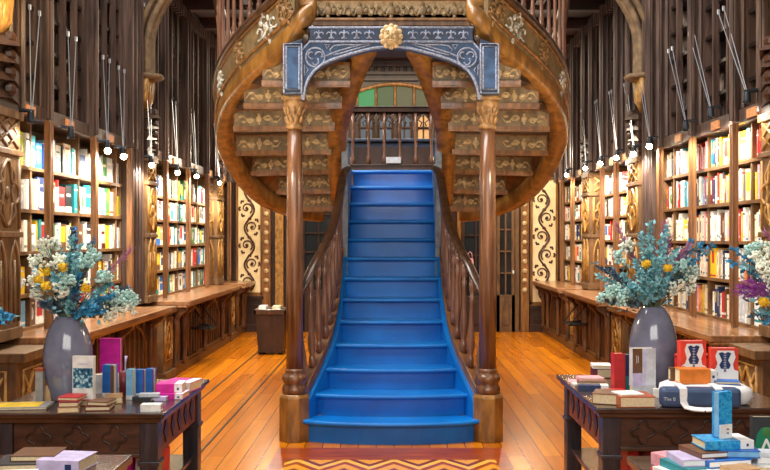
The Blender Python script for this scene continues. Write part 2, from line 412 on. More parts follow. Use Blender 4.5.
books = []                                     # every shelf book: side, bay, column, row, position, size
BAYS = [  # side, y0, y1, posts, shelf heights, label name, density style
    (-1, 6.5, 9.45, [7.09, 8.17, 9.27], [.88, 1.14, 1.47, 1.80, 2.135], 'near left', 'mixed'),
    (-1, 10.22, 13.75, [10.72, 11.9, 13.1], [.88, 1.18, 1.49, 1.80, 2.09], 'far left', 'mixed'),
    (-1, 14.2, 15.15, [14.85], [.88, 1.18, 1.49, 1.80, 2.09], 'end left', 'mixed'),
    (1, 6.62, 9.55, [7.2, 8.2, 9.2], [.88, 1.22, 1.55, 1.88, 2.21], 'near right', 'spines'),
    (1, 10.4, 12.45, [11.0, 11.75], [.88, 1.22, 1.55, 1.86, 2.16], 'far right', 'mixed'),
    (1, 12.85, 15.15, [13.7, 14.6], [.88, 1.22, 1.55, 1.86, 2.16], 'end right', 'mixed'),
]
LB = {'near left': 'nearest on the left wall', 'far left': 'beyond the golden pilaster on the left wall', 'end left': 'at the far end of the left wall',
      'near right': 'nearest on the right wall', 'far right': 'beyond the golden pilaster on the right wall', 'end right': 'at the far end of the right wall'}
for (sx, y0, y1, posts, sh, nm, style) in BAYS:
    yc = (y0+y1)/2
    t = thing('bookcase', 'wooden bookcase with lit open shelves, ' + LB[nm], 'bookcase', (sx*3.05, yc, .86), 'wall bookcases')
    MB().box(sx*3.14, sx*3.2, y0, y1, .86, 2.54).build('back_panel', 'case_back', t)
    cuts = [y0] + [p for p in posts] + [y1]
    for p in cuts: 
        q = min(max(p, y0+.015), y1-.015)
        MB().box(sx*2.86, sx*3.14, q-.014, q+.014, .88, 2.5).build('divider', 'shelf', t)
    for i in range(len(cuts)-1):               # a thinner divider halves some columns
        pass
    for z in sh[1:]:
        MB().box(sx*2.85, sx*3.14, y0, y1, z-.028, z).build('shelf', 'shelf', t)
    MB().box(sx*2.85, sx*3.14, y0, y1, .85, .88).build('shelf', 'shelf', t)
    for p in posts:
        b = MB().box(sx*2.70, sx*2.75, p-.022, p+.022, .86, 2.5)
        for dz in (-.02, .02): b.tube([(sx*2.70, p+dz, .9), (sx*2.70, p+dz, 2.49)], .012, 6)
        b.build('front_post', 'post', t, bevel=.004)
    MB().box(sx*2.76, sx*3.14, y0, y1, 2.5, 2.54).box(sx*2.755, sx*2.79, y0, y1, 2.49, 2.6).build('soffit', 'upper', t, bevel=.004)
    for i in range(len(cuts)-1):
        c = (max(cuts[i], y0)+cuts[i+1])/2
        if cuts[i+1]-cuts[i] > .5: MB().box(sx*2.74, sx*2.756, c-.09, c+.09, 2.505, 2.575).build('plaque', 'plaque', t)
    # dim upper cabinet
    u = thing('upper_cabinet', 'dim mullioned upper cabinet above the shelves, ' + LB[nm], 'cabinet', (sx*3.05, yc, 2.6), 'upper cabinets')
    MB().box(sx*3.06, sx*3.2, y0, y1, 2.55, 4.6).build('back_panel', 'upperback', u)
    fine = []; a = y0
    for cpt in cuts[1:]:
        k = max(1, round((cpt-a)/.3)); fine += [a+(cpt-a)*j/k for j in range(1, k)]; a = cpt
    for p in posts + [y0+.03, y1-.03]:
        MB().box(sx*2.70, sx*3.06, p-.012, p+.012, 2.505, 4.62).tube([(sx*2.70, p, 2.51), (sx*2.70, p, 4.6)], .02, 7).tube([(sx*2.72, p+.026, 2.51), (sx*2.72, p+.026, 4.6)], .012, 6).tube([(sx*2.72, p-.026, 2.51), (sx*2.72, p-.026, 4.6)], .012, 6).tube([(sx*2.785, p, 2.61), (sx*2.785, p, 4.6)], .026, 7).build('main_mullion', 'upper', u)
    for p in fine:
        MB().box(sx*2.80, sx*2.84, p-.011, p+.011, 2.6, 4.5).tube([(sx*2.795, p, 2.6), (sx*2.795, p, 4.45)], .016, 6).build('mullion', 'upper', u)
    for z in (2.82, 3.09, 3.36, 3.63, 3.9, 4.17):
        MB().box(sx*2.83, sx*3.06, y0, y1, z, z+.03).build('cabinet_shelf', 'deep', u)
    allp = sorted([y0] + posts + fine + [y1]); g = MB()
    for a, c in zip(allp[:-1], allp[1:]):      # pointed heads of the glazed doors
        m_ = (a+c)/2
        for s in (-1, 1):
            e = a if s < 0 else c
            g.tube([(sx*2.84, e, 4.02), (sx*2.84, e-s*(c-a)*.06, 4.2), (sx*2.84, m_+s*(c-a)*.2, 4.38), (sx*2.84, m_, 4.5)], .016, 5)
    g.box(sx*2.84, sx*2.9, y0, y1, 4.5, 4.64); g.build('arch_tracery', 'upper', u)
    b = MB(); p = y0+.04; rr = random.Random(int(y0*10)+7)
    v = []
    for zi, z in enumerate((2.56, 2.848, 3.118, 3.388, 3.658, 3.928, 4.198)):
        p = y0+.04
        while p < y1-.08:
            w = rr.uniform(.03, .06)
            if rr.random() < .8: b.box(sx*2.93, sx*3.05, p, p+w*.92, z, z+rr.uniform(.17, .24), rr.randrange(3))
            p += w
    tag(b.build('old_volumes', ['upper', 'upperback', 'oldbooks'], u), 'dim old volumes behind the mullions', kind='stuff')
    # base cabinet and ledge
    bc = thing('base_cabinet', 'low panelled cabinet under the ledge, ' + LB[nm], 'cabinet', (sx*2.8, yc, 0), 'low cabinets')
    MB().box(sx*2.55, sx*3.2, y0+.02, y1-.02, .08, .8).build('carcass', 'base', bc)
    MB().box(sx*2.49, sx*3.2, y0+.02, y1-.02, 0, .09).box(sx*2.51, sx*2.56, y0+.02, y1-.02, .09, .13).build('plinth', 'base', bc, bevel=.006)
    n = int((y1-y0)/.16)
    bt = MB()
    for i in range(n+1):
        p = y0+.06+i*(y1-y0-.12)/n
        bt.box(sx*2.525, sx*2.56, p-.018, p+.018, .13, .78)
    tag(bt.build('panel_battens', 'base', bc), kind='stuff')
    for p in [y0+.1] + posts + [y1-.1]:
        MB().lathe([(.035, .09), (.05, .11), (.03, .16), (.04, .3), (.034, .5), (.045, .62), (.03, .66), (.045, .7)], (sx*2.50, p, 0), 10).build('turned_foot_post', 'base', bc, True)
        MB().prism([(sx*2.54, p-.03, .79), (sx*2.36, p-.03, .79), (sx*2.37, p-.03, .74), (sx*2.45, p-.03, .68), (sx*2.49, p-.03, .6), (sx*2.54, p-.03, .58)], (0, .06, 0)).build('scroll_bracket', 'base', bc, bevel=.006)
    for i in range(len(cuts)-1):
        if cuts[i+1]-cuts[i] > .6:
            c0, c1 = cuts[i]+.12, cuts[i+1]-.12; q = (c0+c1)/2
            MB().tube([(sx*2.53, c0, .15), (sx*2.53, c0, .5), (sx*2.53, (c0+q)/2-.05, .66), (sx*2.53, q, .75), (sx*2.53, (c1+q)/2+.05, .66), (sx*2.53, c1, .5), (sx*2.53, c1, .15)], .018, 6).build('arch_moulding', 'base', bc, True)
    lg = MB().box(sx*2.33, sx*2.9, y0+.01, y1-.01, .805, .855).box(sx*2.355, sx*2.9, y0+.01, y1-.01, .78, .806)
    tag(lg.build('ledge', 'ledge', origin=(sx*2.6, yc, .8), bevel=.008), 'polished wooden ledge, ' + LB[nm], 'ledge', 'polished ledges')
    # books
    for ci in range(len(cuts)-1):
        c0, c1 = cuts[ci]+.016, cuts[ci+1]-.016
        for ri, z in enumerate(sh):
            top = (sh[ri+1]-.04) if ri+1 < len(sh) else 2.48
            p = c0+.001; end = c1-.001
            if style == 'spines': end -= R.choice([0, 0, 0, 0, .05])
            else: end -= R.choice([0, 0, 0, .03])
            light = R.random()
            while p < end-.02:
                hgt = min(top-z-.015, R.uniform(.205, .275))
                if ri == 0 and sx < 0: hgt = min(hgt, .22)
                face = (style == 'mixed' and R.random() < .38) or (style == 'spines' and R.random() < .03)
                if face:
                    w = R.uniform(.12, .17); d = R.uniform(.015, .03); mode = 'face'
                else:
                    w = R.uniform(.019, .042) if R.random() < .85 else R.uniform(.042, .06); d = R.uniform(.14, .19); mode = 'spine'
                if p+w > end:
                    w = end-p; mode = 'spine'; d = .16
                    if w < .012: break
                if sx < 0: c = R.choice(['white', 'white', 'white', 'cream', 'ivory', 'grey', 'teal', 'blue', 'lime', 'charcoal', 'tan', 'yellow', 'sky-blue', 'white', 'red', 'navy', 'silver', 'cream', 'white', 'charcoal', 'brown', 'green', 'white', 'silver', 'black', 'teal'])
                elif ri <= 2: c = R.choice(['ivory', 'cream', 'white', 'white', 'cream', 'yellow', 'white', 'ivory', 'pink', 'orange', 'charcoal', 'red', 'white', 'tan', 'navy', 'brown', 'cream', 'white', 'silver'])
                else: c = R.choice(['white', 'cream', 'ivory', 'white', 'peach', 'charcoal', 'navy', 'maroon', 'sky-blue', 'red', 'tan', 'silver', 'teal', 'yellow', 'cream', 'brown', 'pink', 'grey'])
                books.append(dict(sx=sx, bay=nm, col=ci, row=ri, nrow=len(sh), y=p+w/2, w=w, h=hgt, d=d, z=z, mode=mode, c=c, var=R.randrange(4)))
                p += w + (R.uniform(.004, .02) if face else .0015)

# unit books: thickness or width on x, spine or cover facing -y, depth to +y
def unit_book(mode, c, var):
    b = MB(); e = .06
    if mode == 'spine':
        b.box(-.5, .5, 0, .03, 0, 1).box(-.5, -.40, .03, 1, 0, 1).box(.40, .5, .03, 1, 0, 1).box(-.40, .40, .03, .96, .015, .985, 1)
        alt = 2
        if var == 0: b.box(-.5, .5, -.004, 0, .12, .2, alt)
        elif var == 1: b.box(-.22, .22, -.004, 0, .35, .85, alt)
        elif var == 2: b.box(-.5, .5, -.004, 0, .78, .84, alt).box(-.25, .25, -.004, 0, .1, .16, alt)
        else: b.box(-.2, .2, -.004, 0, .5, .9, alt).box(-.5, .5, -.004, 0, .04, .10, alt)
    else:
        b.box(-.5, .5, 0, .12, 0, 1).box(-.5, .5, .88, 1, 0, 1).box(-.5, -.46, .12, .88, 0, 1).box(-.46, .48, .12, .88, .01, .99, 1)
        if var == 0: b.box(-.42, .42, -.05, 0, .08, .56, 2).box(-.3, .3, -.05, 0, .72, .78, 2)
        elif var == 1: b.box(-.5, .5, -.05, 0, 0, .22, 2).box(-.3, .3, -.05, 0, .6, .7, 2)
        elif var == 2: b.blob((0, -.02, .45), (.3, 0, 0), (0, .05, 0), (0, 0, .25), 2).box(-.36, .36, -.05, 0, .82, .9, 2)
        else: b.box(-.38, .38, -.05, 0, .3, .9, 2)
    return b
ALT = {'white': ['teal', 'grey', 'charcoal', 'red'], 'cream': ['brown', 'navy', 'rust', 'charcoal'], 'ivory': ['tan', 'maroon', 'green', 'blue']}
def alt_of(c, var):
    if c in ALT: return 'c_'+ALT[c][var]
    return 'c_'+['white', 'cream', 'silver', 'yellow' if c != 'yellow' else 'red'][var]
for b in books:
    s0 = F/(b['y']-b['w']/2); s1 = F/(b['y']+b['w']/2); xx = 2.87*b['sx']
    px0, px1 = VX+s0*xx, VX+s1*xx
    py = VY-(b['z']+b['h']/2-H)*F/b['y']
    inside = -3 < min(px0, px1) and max(px0, px1) < 773
    b['area'] = abs(px0-px1)*b['h']*F/b['y']*(1 if inside else 0)*(.15 if (b['z'] < 1.2 and b['y'] < 7.6) else 1)
books.sort(key=lambda b: -b['area'])
NIND = 262
def ordinal(n): return '%d%s' % (n, 'th' if 10 <= n % 100 <= 20 else {1: 'st', 2: 'nd', 3: 'rd'}.get(n % 10, 'th'))
from collections import defaultdict
grp = defaultdict(list)
for i, b in enumerate(books):
    b['ind'] = i < NIND; grp[(b['bay'], b['col'], b['row'])].append(b)
for k, l in grp.items():
    l.sort(key=lambda b: -b['y'] if b['sx'] > 0 else b['y'])
    # from the left as seen in the photo: on the left wall the nearer end is further left
    for j, b in enumerate(l): b['n'] = j+1
ROW = {0: 'bottom', 1: 'second lowest', 2: 'middle', 3: 'second highest', 4: 'top'}
proto = {}
rest = MB(); rest_mats = []
def ridx(n):
    if n not in rest_mats: rest_mats.append(n)
    return rest_mats.index(n)
for b in books:
    sx = b['sx']; rz = PI/2 if sx < 0 else -PI/2
    if b['mode'] == 'spine': xf = sx*(2.866+(b['n']*7 % 5)*.005)
    else: xf = sx*2.885
    if b['ind']:
        key = (b['mode'], b['c'], b['var'])
        if key not in proto: proto[key] = unit_book(*key).build('shelf_book', ['c_'+b['c'], 'pages', alt_of(b['c'], b['var'])]); o = proto[key]
        else: o = proto[key].copy(); COL.objects.link(o)
        o.location = (xf, b['y'], b['z']); o.rotation_euler = (0, 0, rz); o.scale = (b['w'], b['d'], b['h'])
        cols = {'near left': ['first', 'second', 'third', 'fourth'], 'near right': ['first', 'second', 'third', 'fourth']}
        cn = ['nearest', 'second nearest', 'third nearest', 'fourth nearest'][b['col']]
        tag(o, '%s book%s, %s from left, %s shelf, %s column, %s bookcase' % (b['c'], ' facing out' if b['mode'] == 'face' else '', ordinal(b['n']), ROW[b['row']], cn, b['bay']),
            'book', 'books on the %s bookcase' % b['bay'])
    else:
        u = unit_book(b['mode'], b['c'], b['var']); names = ['c_'+b['c'], 'pages', alt_of(b['c'], b['var'])]
        mt = Matrix.Translation((xf, b['y'], b['z'])) @ Matrix.Rotation(rz, 4, 'Z') @ Matrix.Diagonal((b['w'], b['d'], b['h'], 1))
        off = len(rest.v); rest.v += [mt @ v for v in u.v]; rest.f += [[i+off for i in f] for f in u.f]; rest.m += [ridx(names[q]) for q in u.m]
o = rest.build('distant_books', rest_mats, origin=(0, 11, .88)); tag(o, 'remaining books filling the farther shelves along both walls', 'books', kind='stuff')

# dark flanking posts beside the golden pilasters
for sx, a, c, lb in ((-1, 9.47, 9.83, 'left of the golden pilaster on the left wall'), (1, 9.57, 9.92, 'right of the golden pilaster on the right wall')):
    b = MB().box(sx*2.74, sx*3.2, a, c, .86, 4.6)
    for k in range(3): b.tube([(sx*2.74, a+.06+k*.12, .9), (sx*2.74, a+.06+k*.12, 4.6)], .022, 6)
    tag(b.build('wall_post', 'upper', origin=(sx*2.95, (a+c)/2, .86)), 'tall dark ribbed post, ' + lb, 'post')

# folding steel brackets hanging under the ledges
for sx, yy, lb in ((-1, 11.4, 'thin dark metal shelf frame hanging below the left ledge'), (1, 11.9, 'thin dark metal shelf frame hanging below the right ledge')):
    b = MB()
    x0, x1 = sx*2.52, sx*2.28
    b.tube([(x0, yy-.22, .46), (x1, yy-.22, .44), (x1, yy+.22, .44), (x0, yy+.22, .46)], .012, 5)
    for s in (-1, 1): b.tube([(x0, yy+.22*s, .74), (x1, yy+.22*s, .44)], .008, 5)
    b.box(x0, x1, yy-.2, yy+.2, .438, .446)
    tag(b.build('hanging_shelf', 'iron', origin=(sx*2.45, yy, .44)), lb, 'shelf')

# ------------------------------------------------------------------ shelf spotlights on paired cables
def spot(sx, px, py, lit, label, dtop):
    gap = .19 if sx < 0 else .12
    d = F*2.6/abs(px-VX); p = at(px, py, d); x = p.x; z = p.z
    t = thing('shelf_spotlight', label, 'spotlight', (x, d, z), 'shelf spotlights')
    tx = sx*2.74
    MB().tube([(tx, d+dtop, z+.88), (x, d, z+.04)], .0036, 4).build('cable', 'steel', t)
    MB().tube([(tx, d+dtop+gap, z+.86), (x, d+.02, z+.04)], .0036, 4).build('cable', 'steel', t)
    for q in (0, gap): MB().box(tx-.009, tx+.009, d+dtop+q-.009, d+dtop+q+.009, z+.85, z+.89).build('cable_anchor', 'steel', t)
    MB().tube([(sx*2.68, d, z+.05), (x-sx*.02, d, z+.04)], .016, 6).build('arm', 'lamp', t)
    MB().lathe([(.018, .045), (.024, .03), (.028, -.02), (.031, -.045), (.026, -.045), (.02, -.03)], (x, d, z), 12).build('lamp_head', 'lamp', t, True)
    if lit: MB().blob((x-sx*.01, d-.01, z-.045), (.032, 0, 0), (0, .032, 0), (0, 0, .03)).build('bulb', 'bulb', t, True)
    L = bpy.data.lights.new('shelf_lamp_and_fill', 'SPOT'); L.energy = (36 if px in (151, 634) else 66) if lit else (14 if px < 50 or px > 730 else 50); L.energy *= 1 if sx < 0 else .72; L.color = (1, .92, .78) if sx < 0 else (1, .92, .8); L.spot_size = 2.6; L.spot_blend = .6; L.shadow_soft_size = .05  # unlit heads get a spot too, added to brighten the shelves
    lo = bpy.data.objects.new('shelf_lamp_and_fill', L); COL.objects.link(lo); lo.location = (x-sx*.02, d, z-.10)
    lo.rotation_euler = (0, sx*.42, 0) if sx > 0 else (0, -.42, 0)
    lo.rotation_euler = Vector((sx*.55, 0, -1)).to_track_quat('-Z', 'Y').to_euler()
for px, py, lit, w in ((31, 117, 0, 'unlit, nearest on the left wall'), (71, 133, 0, 'unlit, second from the left edge'), (107, 146, 1, 'glowing, largest on the left wall'),
                       (123, 152, 1, 'glowing, just beyond the brightest left one'), (151, 161, 1, 'glowing, beside the golden left pilaster'), (177, 169, 1, 'glowing, first beyond the left pilaster'),
                       (196, 173, 1, 'glowing, second beyond the left pilaster'), (219, 180, 1, 'glowing, farthest on the left wall')):
    spot(-1, px, py, lit, 'small shelf spotlight on two cables, ' + w, .32)
for px, py, lit, w in ((747, 97, 0, 'unlit, nearest on the right wall'), (711, 113, 0, 'unlit, second from the right edge'), (686, 126, 0, 'unlit, above the right flowers'),
                       (650, 142, 1, 'glowing, brightest on the right wall'), (634, 150, 1, 'glowing, above the golden right pilaster'), (617, 154, 1, 'glowing, first beyond the right pilaster'),
                       (601, 160, 1, 'glowing, second beyond the right pilaster'), (586, 165, 1, 'glowing, third beyond the right pilaster'), (567, 172, 1, 'glowing, farthest on the right wall')):
    spot(1, px, py, lit, 'small shelf spotlight on two cables, ' + w, .85)
# ------------------------------------------------------------------ straight blue flight
RISE, NST = .175, 13
def noseY(k): return 6.82+(k-1)*.205           # depth of the nosing of tread k (1..13)
HW = {1: .715, 2: .65, 3: .565, 4: .492, 5: .456, 6: .442}
def hw(k): return HW.get(k, .436 if k > 6 else .715)
st = thing('blue_staircase', 'bright blue painted straight staircase flaring towards the floor', 'staircase', (XC, 6.8, 0))
def bow(k): return {1: .16, 2: .11, 3: .085, 4: .06, 5: .05}.get(k, .03)
for k in range(1, NST+1):
    y = noseY(k); w = hw(k); z = k*RISE; bw = bow(k)
    xk = XC+.024*(k-1)/12
    front = [Vector((xk+w*math.sin(a)/math.sin(1.2), y+bw*(1-math.cos(a))/(1-math.cos(1.2)), 0)) for a in [(-1.2+2.4*i/16) for i in range(17)]]
    yb = noseY(k+1)+.10
    poly = [Vector((p.x, p.y, z-.035)) for p in front] + [Vector((xk+w, yb, z-.035)), Vector((xk-w, yb, z-.035))]
    tr = MB().prism(poly, (0, 0, .035))
    tr.tube([Vector((p.x, p.y-.004, z-.0175)) for p in front], .0195, 8)
    tr.build('tread', 'bluepaint', st, bevel=.003)
    fr = [Vector((xk+(p.x-xk)*.975, p.y+.035, z-RISE)) for p in front]
    rp = fr + [Vector((xk+w*.975, yb, z-RISE)), Vector((xk-w*.975, yb, z-RISE))]
    MB().prism(rp, (0, 0, RISE-.035)).build('riser', 'bluepaint', st)
# side stringers, hand rails and balusters
def rail_side(mir):
    A = (lambda b: b.mirror()) if mir else (lambda b: b)
    hp = [at(298, 296, 7.06), at(304.5, 284, 7.12), at(314, 265, 7.24), at(324.5, 246, 7.43), at(333.5, 224, 7.66), at(338.5, 202, 7.89), at(341.5, 184, 8.1), at(344, 174, 8.22), at(347.5, 169, 8.3)]
    if not mir: pass
    P = smooth_path(hp, 5)
    A(MB().sweep(P, [(-.03, -.022), (.03, -.022), (.04, .0), (.034, .024), (.014, .034), (-.014, .034), (-.034, .024), (-.04, 0)])).build('handrail', 'rail', st, True)
    def sx_(y):                                # distance of the stringer from the axis
        k = (y-6.82)/.205+1; i = int(max(1, min(12, math.floor(k)))); f = max(0, min(1, k-i))
        return hw(i)*(1-f)+hw(i+1)*f+.045
    ys = [6.98+.1*i for i in range(22)]
    sp = [Vector((XC-sx_(y)-(.0), y, ((y-6.82)/.205+1)*RISE+.01)) for y in ys]
    b = MB(); b.sweep(sp, [(-.03, -.34), (.03, -.34), (.03, .03), (-.03, .03)])
    b.sweep([p+Vector((0, 0, .03)) for p in sp], [(-.042, 0), (.042, 0), (.042, .03), (-.042, .03)])
    A(b).build('stringer', 'string', st, bevel=.004)
    sk = [p+Vector((.05, 0, -.03)) for p in sp]
    A(MB().sweep(sk, [(-.018, -.26), (.018, -.26), (.018, .0), (-.018, .0)])).build('side_skirt', 'bluepaint', st)
    n = 10
    for i in range(n):
        y = 7.06+i*.12
        # handrail point at that depth
        j = min(range(len(P)), key=lambda q: abs(P[q].y-y)); top = P[j]
        zb = ((y-6.82)/.205+1)*RISE+.065; h = top.z-.03-zb
        if h < .1: continue
        x = top.x*.5+(XC-sx_(y))*.5
        prof = [(.022, 0), (.022, .1), (.014, .13), (.02, .16), (.026, .24), (.024, .32), (.015, .5), (.013, .7), (.018, .78), (.012, .8), (.02, .86), (.02, 1)]
        bb = MB().lathe([(r*1.25, zb+q*h) for r, q in prof], (0, 0, 0), 9)
        bb.v = [v+Vector((XC-sx_(y)+(top.x-(XC-sx_(y)))*((v.z-zb)/h), y, 0)) for v in bb.v]
        A(bb).build('baluster', 'baluster', st, True)
    nb = MB().box(XC-.462, XC-.415, 8.34, 9.3, 1.2, 2.3).box(XC-.462, XC-.402, 8.28, 8.34, 1.15, 2.6).lathe([(.035, 2.6), (.05, 2.63), (.03, 2.66), (.04, 2.7), (.01, 2.74)], (XC-.432, 8.31, 0), 10)
    A(nb).build('newel_post', 'postgrey', st, bevel=.004)
rail_side(False); rail_side(True)
MB().box(XC-1.0, XC+1.0, 9.47, 10.5, 2.13, 2.272).build('landing', 'string', st)

# ------------------------------------------------------------------ gothic railing closing the landing
g = thing('gothic_railing', 'dark gothic railing with pointed arches at the head of the blue stairs', 'railing', (XC, 10.35, 2.275))
y = 10.35; x0, x1 = XC-.48, XC+.48
MB().box(x0, x1, y-.04, y+.04, 3.02, 3.07).box(x0, x1, y-.05, y+.05, 3.07, 3.085).build('top_rail', 'dark', g, bevel=.004)
MB().box(x0, x1, y-.04, y+.04, 2.275, 2.40).box(x0, x1, y-.05, y+.05, 2.40, 2.42).build('bottom_rail', 'dark', g, bevel=.004)
n = 5
for i in range(n+1):
    x = x0+.03+i*(x1-x0-.06)/n
    MB().lathe([(.03, 2.42), (.03, 2.5), (.018, 2.53), (.016, 2.8), (.026, 2.84), (.02, 2.88), (.024, 3.02)], (x, y, 0), 10).build('colonnette', 'baluster', g, True)
ar = MB()
for i in range(n):
    a = x0+.03+i*(x1-x0-.06)/n; c = a+(x1-x0-.06)/n; m_ = (a+c)/2; w = c-a
    ar.tube([(a, y, 2.84), (a+.02*w, y, 2.9), (a+.2*w, y, 2.97), (m_, y, 3.02)], .014, 6); ar.tube([(c, y, 2.84), (c-.02*w, y, 2.9), (c-.2*w, y, 2.97), (m_, y, 3.02)], .014, 6)
    for s in (-1, 1): ar.tube([(m_+s*w*.3, y, 2.93), (m_+s*w*.1, y, 2.9), (m_+s*w*.2, y, 2.86)], .008, 5)
    ar.prism([(a, y-.01, 3.02), (a, y-.01, 2.9), (a+.2*w, y-.01, 2.985), (m_, y-.01, 3.02)], (0, .02, 0)).prism([(c, y-.01, 3.02), (m_, y-.01, 3.02), (c-.2*w, y-.01, 2.985), (c, y-.01, 2.9)], (0, .02, 0))
ar.build('pointed_arches', 'dark', g, True)
MB().box(x0+.02, x1-.02, y-.012, y+.012, 2.42, 2.62).build('lower_panel', 'dark', g)
MB().box(XC-.07, XC+.1, y-.07, y-.05, 2.43, 2.5).build('notice_plate', 'c_silver', g)

# ------------------------------------------------------------------ the two columns
def column(sx, label):
    x = XC+sx*.752; y = 7.02
    c = thing('column', label, 'column', (x, y, 0))
    b = MB().lathe([(.115/.924, 0), (.115/.924, .34), (.10/.924, .365)], (0, 0, 0), 8)
    b.v = [Matrix.Rotation(PI/8, 3, 'Z') @ v + Vector((x, y, 0)) for v in b.v]
    b.build('base_block', 'honey', c, bevel=.006)
    MB().lathe([(.085, .365), (.098, .375), (.1, .40), (.088, .43), (.082, .44), (.095, .46), (.1, .485), (.09, .51), (.07, .525), (.074, .535), (.074, .55), (.066, .56)], (x, y, 0), 24).build('base_moulding', 'column', c, True)
    MB().lathe([(.066, .55), (.067, 1.2), (.062, 2.0), (.057, 2.43)], (x, y, 0), 24).build('shaft', 'column', c, True)
    cp = MB().lathe([(.057, 2.42), (.068, 2.43), (.068, 2.45), (.06, 2.46), (.062, 2.52), (.08, 2.60), (.085, 2.62), (.085, 2.65)], (x, y, 0), 20)
    for r_, z_ in ((.066, 2.49), (.074, 2.56)):
        for j in range(10):
            a = 2*PI*(j+(.5 if z_ > 2.5 else 0))/10; d = Vector((math.cos(a), math.sin(a), 0)); e = Vector((-d.y, d.x, 0))
            cp.blob(Vector((x, y, z_))+d*r_, e*.017, d*.012, Vector((0, 0, .034))+d*.012)
    cp.box(x-.085, x+.085, y-.085, y+.085, 2.645, 2.675)
    cp.build('carved_capital', 'reliefdark', c, True)
column(-1, 'polished wooden column standing left of the blue stairs')
column(1, 'polished wooden column standing right of the blue stairs')

# ------------------------------------------------------------------ painted arch between the columns
YA = 6.95
arch = thing('painted_arch', 'slate blue painted wooden arch with pale tracery above the stairs', 'arch', (XC, YA, 2.66))
def A2(px, py, dy=0): p = at(px, py, YA); return Vector((p.x, YA+dy, p.z))
PXC = VX+XC*F/YA
curve = [(303.5, 100), (305, 88), (309, 78), (315, 70), (323, 64), (333, 59.5), (352, 53.5), (372, 48.5), (PXC, 46)]
curveR = [(2*PXC-a, b) for a, b in curve[::-1]]
full = curve + curveR[1:]
bot = [A2(a, b) for a, b in full]
top = [A2(300, 100), A2(300, 50), A2(309, 41), A2(311, 28)]
topR = [A2(2*PXC-a, b) for a, b in ((300, 100), (300, 50), (309, 41), (311, 28))]
b = MB()
spandL = top + [A2(PXC, 28)] + [A2(a, c) for a, c in curve[::-1]]
b.prism(spandL, (0, .12, 0)); b.prism([Vector((2*XC-p.x, p.y, p.z)) for p in spandL][::-1], (0, .12, 0))
b.build('spandrel_panel', 'bluepanel', arch)
b = MB()
b.box(A2(310, 0).x, A2(2*PXC-310, 0).x, YA-.02, YA, A2(0, 41).z, A2(0, 29).z); b.build('frieze_band', 'bluedark', arch)
ln = MB()
ln.tube([p+Vector((0, -.008, 0)) for p in bot], .012, 6)
ln.tube([p+Vector((0, -.006, .05)) for p in bot[4:-4]], .007, 5)
for z_ in (28, 42): ln.tube([A2(309, z_, -.015), A2(2*PXC-309, z_, -.015)], .009, 6)
for s in (0, 1):
    def q(a, c, dy=-.01): p = A2(a, c, dy); return Vector((2*XC-p.x, p.y, p.z)) if s else p
    ln.tube([q(302, 99), q(302, 51), q(310, 42)], .008, 6)
    ctr = q(315.5, 57.5); U = Vector((1, 0, 0)); V = Vector((0, 0, 1)); pxm = YA/F
    ln.tube([ctr+(U*math.cos(2*PI*i/24)+V*math.sin(2*PI*i/24))*9.5*pxm for i in range(24)], .007, 5, closed=True)
    for j in range(3):
        a0 = 2*PI*j/3+.4
        c2 = ctr+(U*math.cos(a0)+V*math.sin(a0))*4.6*pxm
        ln.tube([c2+(U*math.cos(a0+2.6-3.9*i/10)+V*math.sin(a0+2.6-3.9*i/10))*(4.4-.22*i)*pxm for i in range(11)], .006, 5)
    tear = [(330, 50), (334, 46), (342, 44.8), (356, 45), (372, 44.5), (358, 48.5), (343, 53), (334, 55)]
    ln.tube([q(*p) for p in tear], .007, 5, closed=True)
    ln.tube([q(*p) for p in [(304.5, 76), (308.5, 70), (304.5, 65)]], .006, 5, closed=True)
    ln.tube([q(*p) for p in [(325, 45), (330, 45), (327, 49)]], .006, 5, closed=True)
    for i in range(5):
        c2 = q(319+12.6*i, 35, -.02)
        for t_ in (-1, 1):
            ln.tube(spiral(c2+U*t_*.025, U*t_, V, .008, .032, 0, 4.6, 10), .0055, 4)
        ln.tube([c2+V*.034, c2-V*.034], .005, 4)
ln.build('tracery_ribs', 'palerib', arch, True)
ms = MB(); c = A2(PXC, 37, -.03); px = YA/F
ms.blob(c, (.062, 0, 0), (0, .05, 0), (0, 0, .075), 0, 12, 8)
for i in range(12):
    a = 2*PI*i/12; ms.blob(c+Vector((math.cos(a)*.072, .015, math.sin(a)*.078)), (.024, 0, 0), (0, .025, 0), (0, 0, .024))
for s in (-1, 1):
    ms.blob(c+Vector((s*.025, -.043, .018)), (.014, 0, 0), (0, .008, 0), (0, 0, .008)); ms.blob(c+Vector((s*.03, -.04, .034)), (.02, 0, 0), (0, .01, 0), (0, 0, .006))
    ms.blob(c+Vector((s*.028, -.04, -.016)), (.016, 0, 0), (0, .012, 0), (0, 0, .014))
ms.blob(c+Vector((0, -.05, 0)), (.011, 0, 0), (0, .014, 0), (0, 0, .024)); ms.blob(c+Vector((0, -.045, -.036)), (.022, 0, 0), (0, .01, 0), (0, 0, .007))
ms.build('carved_mask', 'relief', arch, True)
for s in (-1, 1):                              # posts under the arch ends, on the columns
    cx = XC+s*.757
    p = MB().box(cx-.072, cx+.072, 6.93, 7.11, 2.68, 3.06); p.prism([(cx-.072, 6.93, 3.06), (cx+.072, 6.93, 3.06), (cx-s*.072, 6.93, 3.11)], (0, .18, 0))
    p.build('post', 'bluedark', arch, bevel=.004)
    MB().box(cx-.045, cx+.045, 6.922, 6.93, 2.73, 3.04).build('post_panel', 'bluepanel', arch)
    e = MB()
    for k_, dx, z0, z1 in ((.009, .05, 2.72, 3.05), (.009, .068, 2.69, 3.07)): e.tube([(cx-dx, 6.922, z0), (cx+dx, 6.922, z0), (cx+dx, 6.922, z1), (cx-dx, 6.922, z1)], k_*.8, 5, closed=True)
    e.build('post_ribs', 'palerib', arch, True)

